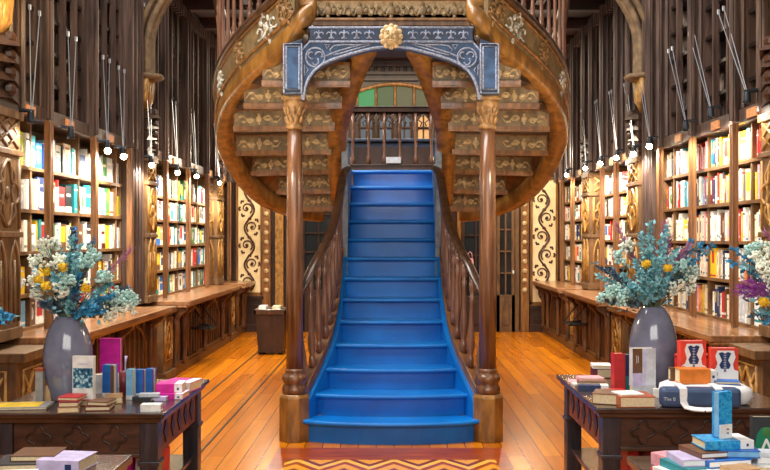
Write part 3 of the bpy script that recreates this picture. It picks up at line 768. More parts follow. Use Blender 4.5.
# ------------------------------------------------------------------ the two curved flights
ring_px = [(322, 214, 9.75), (303, 212, 9.65), (284, 206, 9.5), (263, 196, 9.3), (245, 179, 9.0), (232, 158, 8.7), (225, 136, 8.4), (227, 113, 8.05), (236, 94, 7.78), (250, 77, 7.52), (268, 60, 7.3), (285, 45, 7.15), (297, 33, 7.06), (304, 20, 7.02), (306, 4, 7.05), (306, -14, 7.1)]
inner_px = [(368, 42, 7.2), (360, 58, 7.38), (350, 84, 7.6), (342.5, 108, 7.88), (338.5, 130, 8.15), (338, 158, 8.5), (339, 178, 8.85), (340, 196, 9.15)]
steps_px = [(200, 336, 9.2, 303, 9.36), (182, 334, 8.95, 278, 9.2), (162, 332, 8.6, 252, 8.9), (142, 332, 8.25, 236, 8.4), (118, 335, 7.9, 234, 7.95), (95, 342, 7.58, 244, 7.6), (73, 350, 7.3, 262, 7.28)]
def flight(mir):
    side = 'right' if mir else 'left'
    A = (lambda b: b.mirror()) if mir else (lambda b: b)
    ox = at(290, 150, 8.3).x
    t = thing('curved_flight', 'carved wooden stair flight curling up on the %s side of the arch' % side, 'staircase', (2*XC-ox if mir else ox, 8.4, 1.9), 'curved flights')
    Rg = smooth_path([at(*p) for p in ring_px], 6); In = smooth_path([at(*p) for p in inner_px], 6)
    oct_ = [(-.085, -.075), (.06, -.085), (.085, -.05), (.085, .05), (.06, .085), (-.06, .085), (-.085, .06)]
    A(MB().sweep(Rg, oct_)).build('outer_moulding', 'honey', t, True)
    A(MB().sweep(In, [(-.085, -.1), (.07, -.1), (.085, 0), (.07, .1), (-.085, .1), (-.1, 0)])).build('inner_stringer', 'honey', t, True)
    sf = MB()
    outer = [Rg[q]+Vector((0, 0, .06)) for q in (6, 12, 18, 24, 30, 36, 42, 48)]
    inn_ = []
    for q in (0, 0, 1, 2, 3, 3, 4, 5):
        yc, xi, zi, xo, zo = steps_px[q]; v_ = at(xo, yc-6, zo); inn_.append(Vector((v_.x+.02, v_.y, v_.z+.02)))
    for q in range(7):
        lo_ = [outer[q], outer[q+1], inn_[q+1], inn_[q]+Vector((.001*q, 0, 0))]
        sf.hexa(lo_, [p+Vector((0, 0, .03)) for p in lo_])
    A(sf).build('soffit', 'string', t)
    # tall carved board above the outer moulding, on the outer edge
    k0 = 22; k1 = 76
    seg = Rg[k0:k1]
    outd = []
    for i, p in enumerate(seg):
        tan = (seg[min(i+1, len(seg)-1)]-seg[max(i-1, 0)]); tan.z = 0; tan.normalize(); outd.append(Vector((tan.y, -tan.x, 0)))
    b = MB(); hb = .36
    n = len(seg); hh = [hb*min(1, (i+4)/14) for i in range(n)]
    vs = []
    for p, o_, h_ in zip(seg, outd, hh):
        a = p+o_*.075; c_ = p+o_*.03
        vs += [a+Vector((0, 0, .05)), a+Vector((0, 0, h_)), c_+Vector((0, 0, h_)), c_+Vector((0, 0, .05))]
    fs = [(i*4+j, i*4+(j+1) % 4, i*4+4+(j+1) % 4, i*4+4+j) for i in range(n-1) for j in range(4)] + [(3, 2, 1, 0), tuple(range((n-1)*4, n*4))]
    b.add(vs, fs); bd = A(b).build('carved_board', 'carved', t)
    if True:
        top_ = [p+o_*.055+Vector((0, 0, h_)) for p, o_, h_ in zip(seg, outd, hh)]
        A(MB().sweep(top_, [(-.05, -.02), (.05, -.02), (.06, .01), (.045, .045), (-.045, .045), (-.06, .01)])).build('base_rail', 'rail', t, True)
        lines = MB()
        lines.tube([p+o_*.08+Vector((0, 0, h_-.04)) for p, o_, h_ in zip(seg, outd, hh)][8:], .012, 5)
        lines.tube([p+o_*.085+Vector((0, 0, .105)) for p, o_ in zip(seg, outd)][8:], .014, 5)
        A(lines).build('board_moulding', 'oak', t, True)
        for (i0, mat, sc_) in ((22, 'silver', 1.0), (31, 'reliefdark', .8), (40, 'silver', 1.25), (11, 'silver', .8), (47, 'reliefdark', .8)):
            if i0 >= n-1: continue
            p, o_ = seg[i0], outd[i0]; tg = (seg[i0+1]-seg[i0-1]).normalized(); up = o_.cross(tg) if o_.cross(tg).z > 0 else -o_.cross(tg)
            rl = MB(); c = p+o_*.08+Vector((0, 0, .21))
            rl.blob(c, tg*.03, up*.04, o_*.018)
            for s in (-1, 1):
                rl.tube(spiral(c+up*s*.075, tg, up*s, .01, .045*sc_, 0, 5.2, 12), .010, 5)
                rl.tube(spiral(c+tg*s*.08*sc_, tg*s, up, .01, .05*sc_, 0, 5.2, 12), .010, 5)
                rl.blob(c+tg*s*.05+up*.06, tg*.02, up*.03, o_*.014); rl.blob(c+tg*s*.05-up*.06, tg*.02, up*.03, o_*.014)
                rl.blob(c+up*s*.12, tg*.018, up*.04, o_*.012)
            A(rl).build('board_carving', mat, t, True)
        # balusters and hand rail of the upper flight
        acc = 0; last = None; hr = []
        for i in range(6, n):
            p = top_[i]
            hr.append(p+Vector((0, 0, .86)))
            if last is None or (Vector((p.x, p.y, 0))-Vector((last.x, last.y, 0))).length > .115:
                last = p; z0 = p.z+.04; h = .82
                prof = [(.024, 0), (.024, .08), (.016, .1), (.022, .13), (.016, .16), (.015, .3), (.013, .6), (.018, .74), (.026, .8), (.016, .84), (.022, .9), (.022, 1)]
                A(MB().lathe([(r*1.05, z0+q*h) for r, q in prof], (p.x, p.y, 0), 9)).build('baluster', 'baluster', t, True)
        A(MB().sweep(hr, [(-.04, -.03), (.04, -.03), (.05, .01), (.03, .045), (-.03, .045), (-.05, .01)])).build('handrail', 'rail', t, True)
    # steps seen from below: carved riser panel, lip, soffit
    for i, (yc, xi, zi, xo, zo) in enumerate(steps_px):
        hp = 7.2
        ti, bi = at(xi, yc-hp, zi), at(xi, yc+hp, zi); to, bo = at(xo, yc-hp, zo), at(xo, yc+hp, zo)
        zt = (ti.z+bi.z)/2+.075; zb = zt-.145
        I, O = Vector((ti.x, ti.y, 0)), Vector((to.x, to.y, 0))
        Uv = (I-O).normalized(); W = (I-O).length; Nv = Vector((Uv.y, -Uv.x, 0))     # towards the camera
        if Nv.y > 0: Nv = -Nv
        up = Vector((0, 0, 1))
        def pt(s, d, z): return O+Uv*(W*s)+Nv*d+Vector((0, 0, z))
        stp = MB()
        def slab(s0, s1, d0, d1, z0, z1):
            stp.hexa([pt(s0, d1, z0), pt(s1, d1, z0), pt(s1, d0, z0), pt(s0, d0, z0)], [pt(s0, d1, z1), pt(s1, d1, z1), pt(s1, d0, z1), pt(s0, d0, z1)])
        slab(0, 1, -.03, 0, zb, zt)
        slab(-.0, 1, -.03, .035, zb-.034, zb); slab(0, 1, -.02, .02, zb-.046, zb-.034)
        slab(0, 1, -.02, .02, zt-.012, zt+.01)
        stp.build if False else None
        # soffit towards the next, nearer step
        if i+1 < len(steps_px):
            yn, xin, zin, xon, zon = steps_px[i+1]
            I2, O2 = at(xin, yn, zin), at(xon, yn, zon)
            q = [Vector((O.x, O.y, zt)), Vector((I.x, I.y, zt)), Vector((I2.x, I2.y+.0, zt)), Vector((O2.x, O2.y+.0, zt))]
            stp.hexa([q[3], q[2], q[1], q[0]], [p+Vector((0, 0, .03)) for p in (q[3], q[2], q[1], q[0])], 1)
        s_ = A(stp).build('step', ['oak', 'dark'], t)
        A(MB().hexa([pt(.015, .006, zb+.002), pt(.985, .006, zb+.002), pt(.985, -.004, zb+.002), pt(.015, -.004, zb+.002)],
                    [pt(.015, .006, zt-.012), pt(.985, .006, zt-.012), pt(.985, -.004, zt-.012), pt(.015, -.004, zt-.012)])).build('carved_panel', 'carved', s_)
        cv = MB(); nm_ = max(1, round(W/.4))
        for j in range(nm_): motif(cv, pt((j+.5)/nm_, .008, (zb+zt)/2-.008), Uv, up, Nv, W/nm_*.9, .105)
        A(cv).build('panel_carving', 'relief', s_, True)
flight(False); flight(True)

# ------------------------------------------------------------------ bridge over the arch joining both flights
br = thing('stair_bridge', 'carved grey wooden fascia of the bridge above the blue arch', 'bridge', (XC, 7.6, 3.2))
y0 = 7.06
zl = at(0, 27, y0).z; zm = at(0, 21, y0).z; zt = at(0, 1, y0).z
xl, xr = XC-.62, XC+.62
MB().box(xl, xr, y0, 8.35, zl+.02, zl+.1).build('soffit_board', 'dark', br)
MB().box(xl, xr, y0-.04, y0+.1, zl, zm).box(xl, xr, y0-.06, y0+.1, zm-.012, zm+.012).build('lip_moulding', 'oak', br, bevel=.006)
MB().box(xl, xr, y0, y0+.06, zm, zt).build('carved_fascia', 'relief', br)
MB().box(xl, xr, y0-.03, y0+.5, zt, zt+.05).build('upper_tread', 'oak', br, bevel=.006)
MB().box(xl, xr, y0+.35, y0+.4, zt+.05, zt+.25).build('upper_riser', 'carved', br)
mo = MB()
for j in range(5): motif(mo, (xl+(j+.5)*(xr-xl)/5, y0-.006, (zm+zt)/2), Vector((1, 0, 0)), Vector((0, 0, 1)), Vector((0, -1, 0)), .24, .13)
mo.build('fascia_carving', 'carved', br, True)
# ------------------------------------------------------------------ back wall
YB = BACK
def W(px, py, d=YB): return at(px, py, d)
# window above the landing
w = tag(MB().box(W(356, 0).x, W(434, 0).x, YB-.1, YB, W(0, 148).z, W(0, 112).z).build('window_1', 'dark', origin=(XC, YB, 3.2)), kind='structure')
fx = [357, 376, 395, 414, 433]
def wtop(px): return 84+8*((px-395)/38)**2
for i in range(4):
    a, c = fx[i]+1.5, fx[i+1]-1.5
    MB().prism([W(a, 108, YB-.06), W(c, 108, YB-.06), W(c, wtop(c)+2, YB-.06), W((a+c)/2, wtop((a+c)/2)+2, YB-.06), W(a, wtop(a)+2, YB-.06)], (0, .03, 0)).build('pane', ['greenpane', 'gwin', 'ywin', 'ywin'][i], w)
fr = MB()
for x in fx: fr.tube([W(x, 109, YB-.08), W(x, wtop(x), YB-.08)], .022, 6)
fr.tube([W(357+4*i, wtop(357+4*i), YB-.08) for i in range(20)], .035, 6); fr.tube([W(355, 110, YB-.09), W(435, 110, YB-.09)], .035, 6)
fr.build('window_frame', 'oak', w, True)
for i in range(4):
    a, c = fx[i]+3, fx[i+1]-3
    MB().prism([W(a, 140, YB-.12), W(c, 140, YB-.12), W(c, 119, YB-.12), W((a+c)/2, 113, YB-.12), W(a, 119, YB-.12)], (0, .015, 0)).build('pane', 'paneblue' if i != 3 else 'c_tan', w)
    fr2 = MB().tube([W(a, 140, YB-.13), W(a, 119, YB-.13), W((a+c)/2, 113, YB-.13), W(c, 119, YB-.13), W(c, 140, YB-.13)], .02, 5)
    fr2.tube([W(a, 128, YB-.13), W(c, 128, YB-.13)], .022, 5).tube([W((a+c)/2, 140, YB-.13), W((a+c)/2, 115, YB-.13)], .014, 5); fr2.build('pane_frame', 'dark', w)
# carved bands above the window
b = MB()
for z, hgt in ((62, 5), (72, 3), (79, 2)): b.box(W(335, 0).x, W(455, 0).x, YB-.06, YB, W(0, z+hgt).z, W(0, z).z)
for i in range(16): b.blob(W(338+7.5*i, 69, YB-.05), (.03, 0, 0), (0, .03, 0), (0, 0, .05), 0, 6, 4)
struct(b, 'trim_%d' % (tn), 'dark')
# a bench with a dark blue cover behind the railing
bn = thing('counter', 'dark blue counter behind the gothic railing on the landing', 'counter', (XC, 11.6, 2.1))
MB().box(XC-.7, XC+.7, 11.3, 12.0, 2.09, 2.78).build('counter_front', 'bluedark', bn, bevel=.01)
MB().box(XC-.74, XC+.74, 11.26, 12.05, 2.78, 2.82).build('counter_top', 'bluedark', bn, bevel=.01)
struct(MB().box(-.8, .8, 10.5, BACK, 1.95, 2.09), 'floor_upper', 'dark')

# scroll panels
def scroll_panel(x0, x1, z0, z1, label, flip, gx):
    t = thing('scroll_panel', label, 'panel', ((x0+x1)/2, YB, z0), 'scroll painted wall panels')
    y = YB-.05
    MB().box(x0, x1, y, YB, z0, z1).build('painted_board', 'cream', t)
    f = MB()
    for a, c, e, g2 in ((x0-.04, x0, z0-.04, z1), (x1, x1+.04, z0-.04, z1), (x0-.04, x1+.04, z0-.06, z0), (x0-.04, x1+.04, z1, z1+.05)): f.box(a, c, y-.02, YB, e, g2)
    f.build('panel_frame', 'oak', t)
    s = MB(); xm = (x0+x1)/2; amp = (x1-x0)*.22; per = .62; n = 90
    fx_ = -1 if flip else 1
    stem = [(xm+fx_*amp*math.sin(2*PI*(z0+.03+(z1-z0-.06)*i/n-z0)/per), y-.006, z0+.03+(z1-z0-.06)*i/n) for i in range(n+1)]
    s.tube(stem, .017, 5)
    k = 0; z = z0+per/4
    while z < z1-.1:
        sd = fx_*(1 if k % 2 == 0 else -1)
        c = Vector((xm-sd*amp*.55, y-.006, z+.02)); r = (x1-x0)*.27
        s.tube(spiral(c, Vector((sd, 0, 0)), Vector((0, 0, 1)), r, .02, -.9, 6.6, 30), [.015-.0003*i for i in range(31)], 5)
        s.blob(c, (.028, 0, 0), (0, .008, 0), (0, 0, .028))
        for a in (1.2, 2.2, 3.2, 4.2):
            e = c+Vector((sd*math.cos(a), 0, math.sin(a)))*(r*1.25)
            e.x = min(max(e.x, x0+.03), x1-.03)
            for q in range(3):
                aa = a+(q-1)*1.3; s.blob(e+Vector((sd*math.cos(aa), 0, math.sin(aa)))*.022, (.018, 0, 0), (0, .006, 0), (0, 0, .02), 0, 6, 4)
        k += 1; z += per/2
    s.build('scrollwork', 'scroll', t, True)
    dado = MB().box(x0-.05, x1+.05, YB-.08, YB, .02, z0-.06).box(x0-.06, x1+.06, YB-.1, YB, z0-.12, z0-.06).box(x0-.06, x1+.06, YB-.11, YB, 0, .12)
    for i in range(3): dado.box(x0+.02+i*(x1-x0)/3, x0-.02+(i+1)*(x1-x0)/3, YB-.095, YB-.07, .18, z0-.2)
    dado.build('dado', 'dark', t, bevel=.004)
    # studded pilaster strip beside the panel
    g = MB().box(gx-.07, gx+.07, YB-.1, YB, 0, z1+.1)
    g.build('studded_strip', 'oak', t, bevel=.004)
    z = .7
    while z < z1: MB().blob((gx, YB-.1, z), (.045, 0, 0), (0, .02, 0), (0, 0, .045)).build('rosette', 'relief', t, True); z += .16
scroll_panel(W(239, 0).x, W(261, 0).x, .66, 2.55, 'cream wall panel with dark scrollwork behind the crate of books', False, W(267, 0).x)
scroll_panel(W(532, 0).x, W(555, 0).x, .50, 2.55, 'cream wall panel with dark scrollwork right of the glass door', True, W(524, 0).x)

def glass_door(n, x0, x1, zt, frame, jamb, rows, cols, zlow):
    d = tag(MB().box(x0, x1, YB-.06, YB-.02, 0, zt).build('door_%d' % n, 'glass', origin=((x0+x1)/2, YB, 0)), kind='structure')
    f = MB(); s = .055
    f.box(x0, x0+s, YB-.1, YB-.05, 0, zt).box(x1-s, x1, YB-.1, YB-.05, 0, zt).box(x0, x1, YB-.1, YB-.05, zt-s, zt).box(x0, x1, YB-.1, YB-.05, 0, zlow)
    f.box(x0+.1, x1-.1, YB-.115, YB-.09, .12, zlow-.08)
    f.build('door_frame', frame, d, bevel=.004)
    m = MB()
    for i in range(1, cols): x = x0+(x1-x0)*i/cols; m.box(x-.012, x+.012, YB-.09, YB-.055, zlow, zt)
    for j in range(1, rows): z = zlow+(zt-zlow)*j/rows; m.box(x0, x1, YB-.088, YB-.055, z-.012, z+.012)
    m.build('glazing_bars', frame, d)
    MB().blob(((x1-.03), YB-.13, 1.0), (.02, 0, 0), (0, .03, 0), (0, 0, .04)).build('door_handle', 'c_silver', d, True)
    MB().box(x0-.07, x0-.005, YB-.12, YB, 0, zt+.07).box(x1+.005, x1+.07, YB-.12, YB, 0, zt+.07).box(x0-.07, x1+.07, YB-.12, YB, zt+.005, zt+.07).build('door_jamb', jamb, d, bevel=.004)
glass_door(1, W(302, 0).x, W(336, 0).x, 2.3, 'dark', 'oak', 5, 2, .7)
glass_door(2, W(496, 0).x, W(514, 0).x, 2.45, 'pil', 'pil', 5, 2, .62)
glass_door(3, W(461, 0).x, W(490, 0).x, 2.3, 'dark', 'oak', 5, 2, .6)
# pale strip of the jamb left of the left door
tag(MB().box(W(276, 0).x, W(284, 0).x, YB-.1, YB, 0, 2.35).box(W(288, 0).x, W(297, 0).x, YB-.09, YB, 0, 2.35).build('wall_plank', 'gilt', origin=(W(280, 0).x, YB, 0)), 'tall pale wooden boards on the back wall left of the dark glass door', 'panel')
bg = thing('tote_bag', 'small pale pink bag hanging at the right-hand dark glass door', 'bag', W(470, 262, YB-.16))
c = W(470, 263, YB-.16)
MB().hexa([c+Vector((-.07, -.02, -.13)), c+Vector((.07, -.02, -.13)), c+Vector((.07, .03, -.13)), c+Vector((-.07, .03, -.13))], [c+Vector((-.055, -.005, .08)), c+Vector((.055, -.005, .08)), c+Vector((.055, .03, .08)), c+Vector((-.055, .03, .08))]).build('bag_body', 'c_pink', bg, bevel=.01)
MB().tube([c+Vector((-.04, .0, .08)), c+Vector((-.03, .01, .16)), c+Vector((0, .02, .19)), c+Vector((.03, .01, .16)), c+Vector((.04, 0, .08))], .007, 5).build('bag_handle', 'c_pink', bg, True)

# crate by the left wall
cr = thing('book_crate', 'dark brown wooden crate on the floor left of the stairs', 'crate', (-1.75, 12.3, 0))
a, c = at(255, 0, 12.1).x, at(284, 0, 12.1).x
def pan(x0, y0, x1, y1, dx0, dx1): pass
b = MB(); zc = .60
b.hexa([(a+.04, 12.12, .03), (c-.02, 12.12, .03), (c-.02, 12.5, .03), (a+.04, 12.5, .03)], [(a, 12.08, zc), (c+.02, 12.08, zc), (c+.02, 12.54, zc), (a, 12.54, zc)])
b.build('crate_body', 'dark', cr, bevel=.006)
b = MB(); b.box(a-.012, c+.03, 12.065, 12.10, zc-.05, zc+.015).box(a-.012, c+.03, 12.52, 12.55, zc-.05, zc+.015).box(a-.012, a+.02, 12.065, 12.55, zc-.05, zc+.015).box(c, c+.03, 12.065, 12.55, zc-.05, zc+.015); b.build('crate_rim', 'rail', cr, bevel=.004)
b = MB()
for sx_ in (a+.07, c-.06):
    for sy_ in (12.16, 12.46): b.lathe([(.03, 0), (.03, .03)], (sx_, sy_, 0), 8)
b.build('crate_feet', 'iron', cr)
CB = []
def crate_book(x, label, cc, hgt, yy=12.3):
    o = MB().box(x-.05, x+.05, yy-.1, yy+.1, zc+.001, zc+.001+hgt).build('book', 'c_'+cc, origin=(x, yy, zc)); tag(o, label, 'book')
crate_book(a+.1, 'white book lying in the dark brown crate, left one', 'white', .06, 12.2); crate_book(c-.12, 'cream book lying in the dark brown crate, right one', 'cream', .05)

# ------------------------------------------------------------------ tables
def display_table(x0, x1, y0, y1, label, nside):
    t = thing('display_table', label, 'table', ((x0+x1)/2, (y0+y1)/2, 0), 'carved display tables')
    b = MB().box(x0-.02, x1+.02, y0-.02, y1+.02, .725, .75).box(x0, x1, y0, y1, .70, .726); b.build('tabletop', 'table', t, bevel=.006)
    lw = .088
    for lx in (x0+.02, x1-.02-lw):
        for ly in (y0+.02, y1-.02-lw): MB().box(lx, lx+lw, ly, ly+lw, 0, .70).box(lx-.008, lx+lw+.008, ly-.008, ly+lw+.008, .49, .515).build('leg', 'tableleg', t, bevel=.005)
    MB().box(x0+.02+lw, x1-.02-lw, y0+.035, y0+.06, .53, .70).box(x0+.11, x1-.11, y0+.025, y0+.06, .53, .55).build('apron', 'tableapron', t, bevel=.004)
    MB().box(x0+.02+lw, x1-.02-lw, y1-.06, y1-.035, .53, .70).build('apron', 'tableapron', t, bevel=.004)
    for xa, xb in ((x0+.035, x0+.06), (x1-.06, x1-.035)): MB().box(xa, xb, y0+.02+lw, y1-.02-lw, .53, .70).build('side_apron', 'tableside', t, bevel=.004)
    n = max(3, round((x1-x0-.24)/.17))
    for i in range(n):
        cx = x0+.14+(i+.5)*(x1-x0-.28)/n; ring = []
        for k in range(32):
            a = 2*PI*k/32; r = .034+.024*abs(math.cos(2*a))**1.6
            ring.append((cx+r*math.sin(a), y0+.034, .622+r*math.cos(a)))
        MB().tube(ring, .0055, 5, closed=True).build('quatrefoil_carving', 'dark', t, True)
    for xs in (x0+.033, x1-.033):
        for i in range(nside):
            cy = y0+.15+(i+.5)*(y1-y0-.3)/nside
            MB().prism([(xs, cy-.045, .62), (xs, cy, .56), (xs, cy+.045, .62), (xs, cy, .685)], (.004 if xs > (x0+x1)/2 else -.004, 0, 0)).build('diamond_carving', 'dark', t)
    MB().box(x0+.05, x1-.05, y0+.05, y1-.05, .30, .325).build('lower_shelf', 'table', t, bevel=.004)
    return t
display_table(-1.92, -1.10, 4.25, 5.25, 'dark carved wooden display table at lower left with grey vase and blue books', 5)
display_table(1.00, 1.92, 4.38, 5.42, 'dark carved wooden display table at lower right with grey vase and red boxes', 5)
def low_stand(x0, x1, y0, y1, h, label):
    t = thing('low_stand', label, 'table', ((x0+x1)/2, (y0+y1)/2, 0), 'low stands in front of the tables')
    MB().box(x0, x1, y0, y1, h-.035, h).box(x0+.015, x1-.015, y0+.015, y1-.015, h-.055, h-.034).build('tabletop', 'table', t, bevel=.005)
    for lx in (x0+.03, x1-.09):
        for ly in (y0+.03, y1-.09): MB().box(lx, lx+.06, ly, ly+.06, 0, h-.05).build('leg', 'tableleg', t, bevel=.004)
low_stand(-1.95, -1.08, 2.95, 3.72, .68, 'lower dark wooden stand at the bottom left corner of the photo')
low_stand(1.02, 1.95, 3.0, 3.95, .62, 'low dark wooden stand under the pile of blue and white books')

# ------------------------------------------------------------------ table things
def book(label, base, w, d, t, cover, rz=0, stand=False, spine='x', art=None, lean=0, pages='pages', group=None, cat='book', up=0):
    """lying: w across, d deep, t thick, spine on the left (or towards the viewer with spine='y'); standing: w wide, d tall, t thick, cover to the viewer"""
    def tr(b):
        if stand: b.v = [Vector((v.x, t/2-v.z, v.y+d/2)) for v in b.v]
        if lean:
            Mx = Matrix.Rotation(lean, 3, 'X'); b.v = [Mx @ v for v in b.v]
        return b
    e = min(.0035, t*.18)
    b = MB().box(-w/2, w/2, -d/2, d/2, 0, e).box(-w/2, w/2, -d/2, d/2, t-e, t)
    g = MB()
    if spine == 'r': b.box(w/2-e, w/2, -d/2, d/2, e, t-e); g.box(-w/2+.004, w/2-e, -d/2+.004, d/2-.004, e, t-e)
    elif spine == 'x': b.box(-w/2, -w/2+e, -d/2, d/2, e, t-e); g.box(-w/2+e, w/2-.004, -d/2+.004, d/2-.004, e, t-e)
    else: b.box(-w/2, w/2, -d/2, -d/2+e, e, t-e); g.box(-w/2+.004, w/2-.004, -d/2+e, d/2-.004, e, t-e)
    o = tr(b).build('book', 'c_'+cover if 'c_'+cover in M else cover); ORG[o.name] = Vector()
    o.location = base; o.rotation_euler = (0, 0, rz); tag(o, label, cat, group)
    tr(g).build('page_block', pages, o)
    for i, (nm, x0, x1, y0, y1, mt) in enumerate(art or []):   # printed fields on the top cover
        tr(MB().box(x0*w, x1*w, y0*d, y1*d, t, t+.0012)).build(nm, 'c_'+mt if 'c_'+mt in M else mt, o)
    return o
def onspine(o_w, d, t): return None
def vase(x, y, z, r, h, label):
    t = thing('flower_vase', label, 'vase', (x, y, z), 'grey glazed vases')
    prof = [(.66, 0), (.70, .02), (.82, .16), (.95, .33), (1.0, .48), (.97, .62), (.86, .77), (.68, .9), (.52, .97), (.46, 1.0), (.42, 1.0), (.46, .96), (.3, .94)]
    MB().lathe([(a*r, z+c*h) for a, c in prof], (x, y, 0), 36).build('vase_body', 'vase', t, True)

# flowers --------------------------------------------------------------
def leaf(mb, p, dirv, side, L, wd, m=0):
    d = dirv.normalized(); s = (side - d*side.dot(d)).normalized(); n = d.cross(s)
    mb.add([p, p+d*L*.45+s*wd+n*wd*.25, p+d*L, p+d*L*.45-s*wd+n*wd*.25, p+d*L*.5], [(0, 1, 4), (1, 2, 4), (2, 3, 4), (3, 0, 4)], m)
def rnd(rr): 
    v = Vector((rr.uniform(-1, 1), rr.uniform(-1, 1), rr.uniform(-1, 1))); return v.normalized() if v.length > .05 else Vector((0, 0, 1))
def arc(a, b, sag): 
    m = (a+b)/2 + Vector((0, 0, sag)) + (a-b)*.0
    return [a*(1-t)**2+m*2*t*(1-t)+b*t*t for t in [i/8 for i in range(9)]]
def bouquet(mouth, spec, label, seed):
    rr = random.Random(seed); mouth = Vector(mouth)
    t = thing('bouquet', label, 'flowers', mouth, 'bouquets on the display tables')
    core = MB()                                # crowded greenery in the middle
    tips = [Vector(s[1]) for s in spec]
    for i in range(330):
        e = rr.choice(tips); f = rr.uniform(.25, .95)
        p = mouth.lerp(e, f)+rnd(rr)*.035
        leaf(core, p, (e-mouth)+rnd(rr)*.25, rnd(rr), rr.uniform(.02, .05), rr.uniform(.005, .011), rr.randrange(3))
    tag(core.build('greenery', ['leafgreen', 'leafdark', 'leafteal'], t), kind='stuff')
    for kind, tip in spec:
        tip = Vector(tip); root = mouth+Vector((rr.uniform(-.02, .02), rr.uniform(-.02, .02), -.02)); path = arc(root, tip, .04)
        ax = (path[-1]-path[-3]).normalized()
        if kind in ('teal', 'blue', 'grey'):
            b = MB(); b.tube(path, [.003-.0002*i for i in range(9)], 4, 1)
            for i in range(84):
                f = .3+.7*i/83; k = min(7, int(f*8)); p = path[k].lerp(path[k+1], f*8-k)
                s = rnd(rr); leaf(b, p, ax*.5+s, rnd(rr), rr.uniform(.02, .036), rr.uniform(.007, .013))
            b.build({'teal': 'eucalyptus_sprig', 'blue': 'dyed_blue_sprig', 'grey': 'grey_leaf_sprig'}[kind], [{'teal': 'leafteal', 'blue': 'leafblue', 'grey': 'leafdark'}[kind], 'stem'], t)
        elif kind in ('white', 'mint'):
            b = MB(); b.tube(path, [.003-.0002*i for i in range(9)], 4, 1)
            for i in range(9):
                e = tip+rnd(rr)*rr.uniform(.015, .045); b.tube([path[5], e], .0012, 3, 1)
                for j in range(8):
                    q = e+rnd(rr)*.018; rad = rr.uniform(.005, .0105)
                    b.blob(q, (rad, 0, 0), (0, rad, 0), (0, 0, rad), 0, 5, 3)
            b.build('white_blossom_spray' if kind == 'white' else 'mint_blossom_spray', ['bloomw' if kind == 'white' else 'bloomm', 'stem'], t)
        elif kind == 'yellow':
            b = MB(); b.tube(path, .003, 4, 1)
            for i in range(60):
                d = rnd(rr); leaf(b, tip+d*.012, d, rnd(rr), .017, .006)
            b.blob(tip, (.018, 0, 0), (0, .018, 0), (0, 0, .018))
            b.build('yellow_flower', ['bloomy', 'stem'], t)
        else:
            b = MB(); b.tube(path, [.0028-.0002*i for i in range(9)], 4, 0)
            for i in range(150):
                f = .45+.55*i/149; k = min(7, int(f*8)); p = path[k].lerp(path[k+1], f*8-k)
                loc = (path[min(k+1, 8)]-path[k]).normalized(); d = loc*1.1+rnd(rr)*.8
                leaf(b, p, d, rnd(rr), rr.uniform(.03, .055)*(1.15-.6*abs(f-.65)), .0022)
            b.build('feathery_plume', 'plumep' if kind == 'mauve' else 'plumev', t)
def flowers(px_spec, depth, mouth_px, label, seed):
    rr = random.Random(seed+5)
    spec = [(k, at(px, py, depth+dy)) for k, px, py, dy in px_spec]
    bouquet(at(mouth_px[0], mouth_px[1], depth), spec, label, seed)

Zl, Zr = 4.62, 5.0
for x, y, lb in ((2.13, 4.4, 'dark round pedestal just beyond the right edge of the photo'), (-2.2, 4.5, 'dark round pedestal just beyond the left edge of the photo')):
    t = thing('pedestal_stand', lb, 'stand', (x, y, 0))
    MB().lathe([(.14, 0), (.14, .03), (.05, .06), (.04, .3), (.05, .6), (.08, .71), (.08, .722)], (x, y, 0), 20).build('stem', 'table', t, True)
    MB().lathe([(.145, .722), (.15, .735), (.145, .75)], (x, y, 0), 24).build('stand_top', 'table', t, True)
vase(at(68, 0, Zl).x, Zl, .75, .123, .425, 'grey glazed ovoid vase with yellow and blue flowers on the left table')
flowers([('white', 38, 260, 0), ('white', 44, 248, .05), ('white', 33, 278, -.05), ('white', 36, 292, -.03), ('white', 50, 244, .0), ('white', 60, 290, -.15), ('mint', 66, 282, -.16), ('mint', 84, 262, -.1), ('mint', 104, 276, -.1),
         ('mint', 92, 252, .05), ('white', 56, 262, -.1), ('mint', 118, 296, -.05), ('white', 126, 308, 0), ('white', 112, 312, -.03), ('mint', 130, 298, 0), ('yellow', 63, 267, -.16), ('yellow', 46, 286, -.17), ('yellow', 86, 288, -.18), ('yellow', 38, 280, -.08), ('yellow', 48, 272, -.02),
         ('teal', 72, 238, .0), ('teal', 80, 246, -.06), ('grey', 74, 228, .05), ('grey', 94, 240, .08), ('grey', 50, 300, -.1), ('teal', 54, 275, -.1), ('teal', 76, 262, -.14), ('blue', 78, 276, -.16),
         ('blue', 96, 308, -.16), ('blue', 104, 312, -.14), ('blue', 112, 296, -.12), ('blue', 90, 312, -.14), ('grey', 128, 288, .05), ('teal', 110, 284, .02), ('grey', 42, 304, -.06), ('teal', 62, 250, .1), ('mauve', 130, 250, 0), ('mauve', 44, 240, .1), ('grey', 76, 296, -.15), ('teal', 70, 304, -.14), ('grey', 120, 304, .06)],
        Zl, (68, 318), 'bouquet of yellow, white and blue flowers in the left grey vase', 3)
vase(at(653, 0, Zr).x, Zr, .75, .130, .445, 'grey glazed ovoid vase with teal foliage and mauve plumes on the right table')
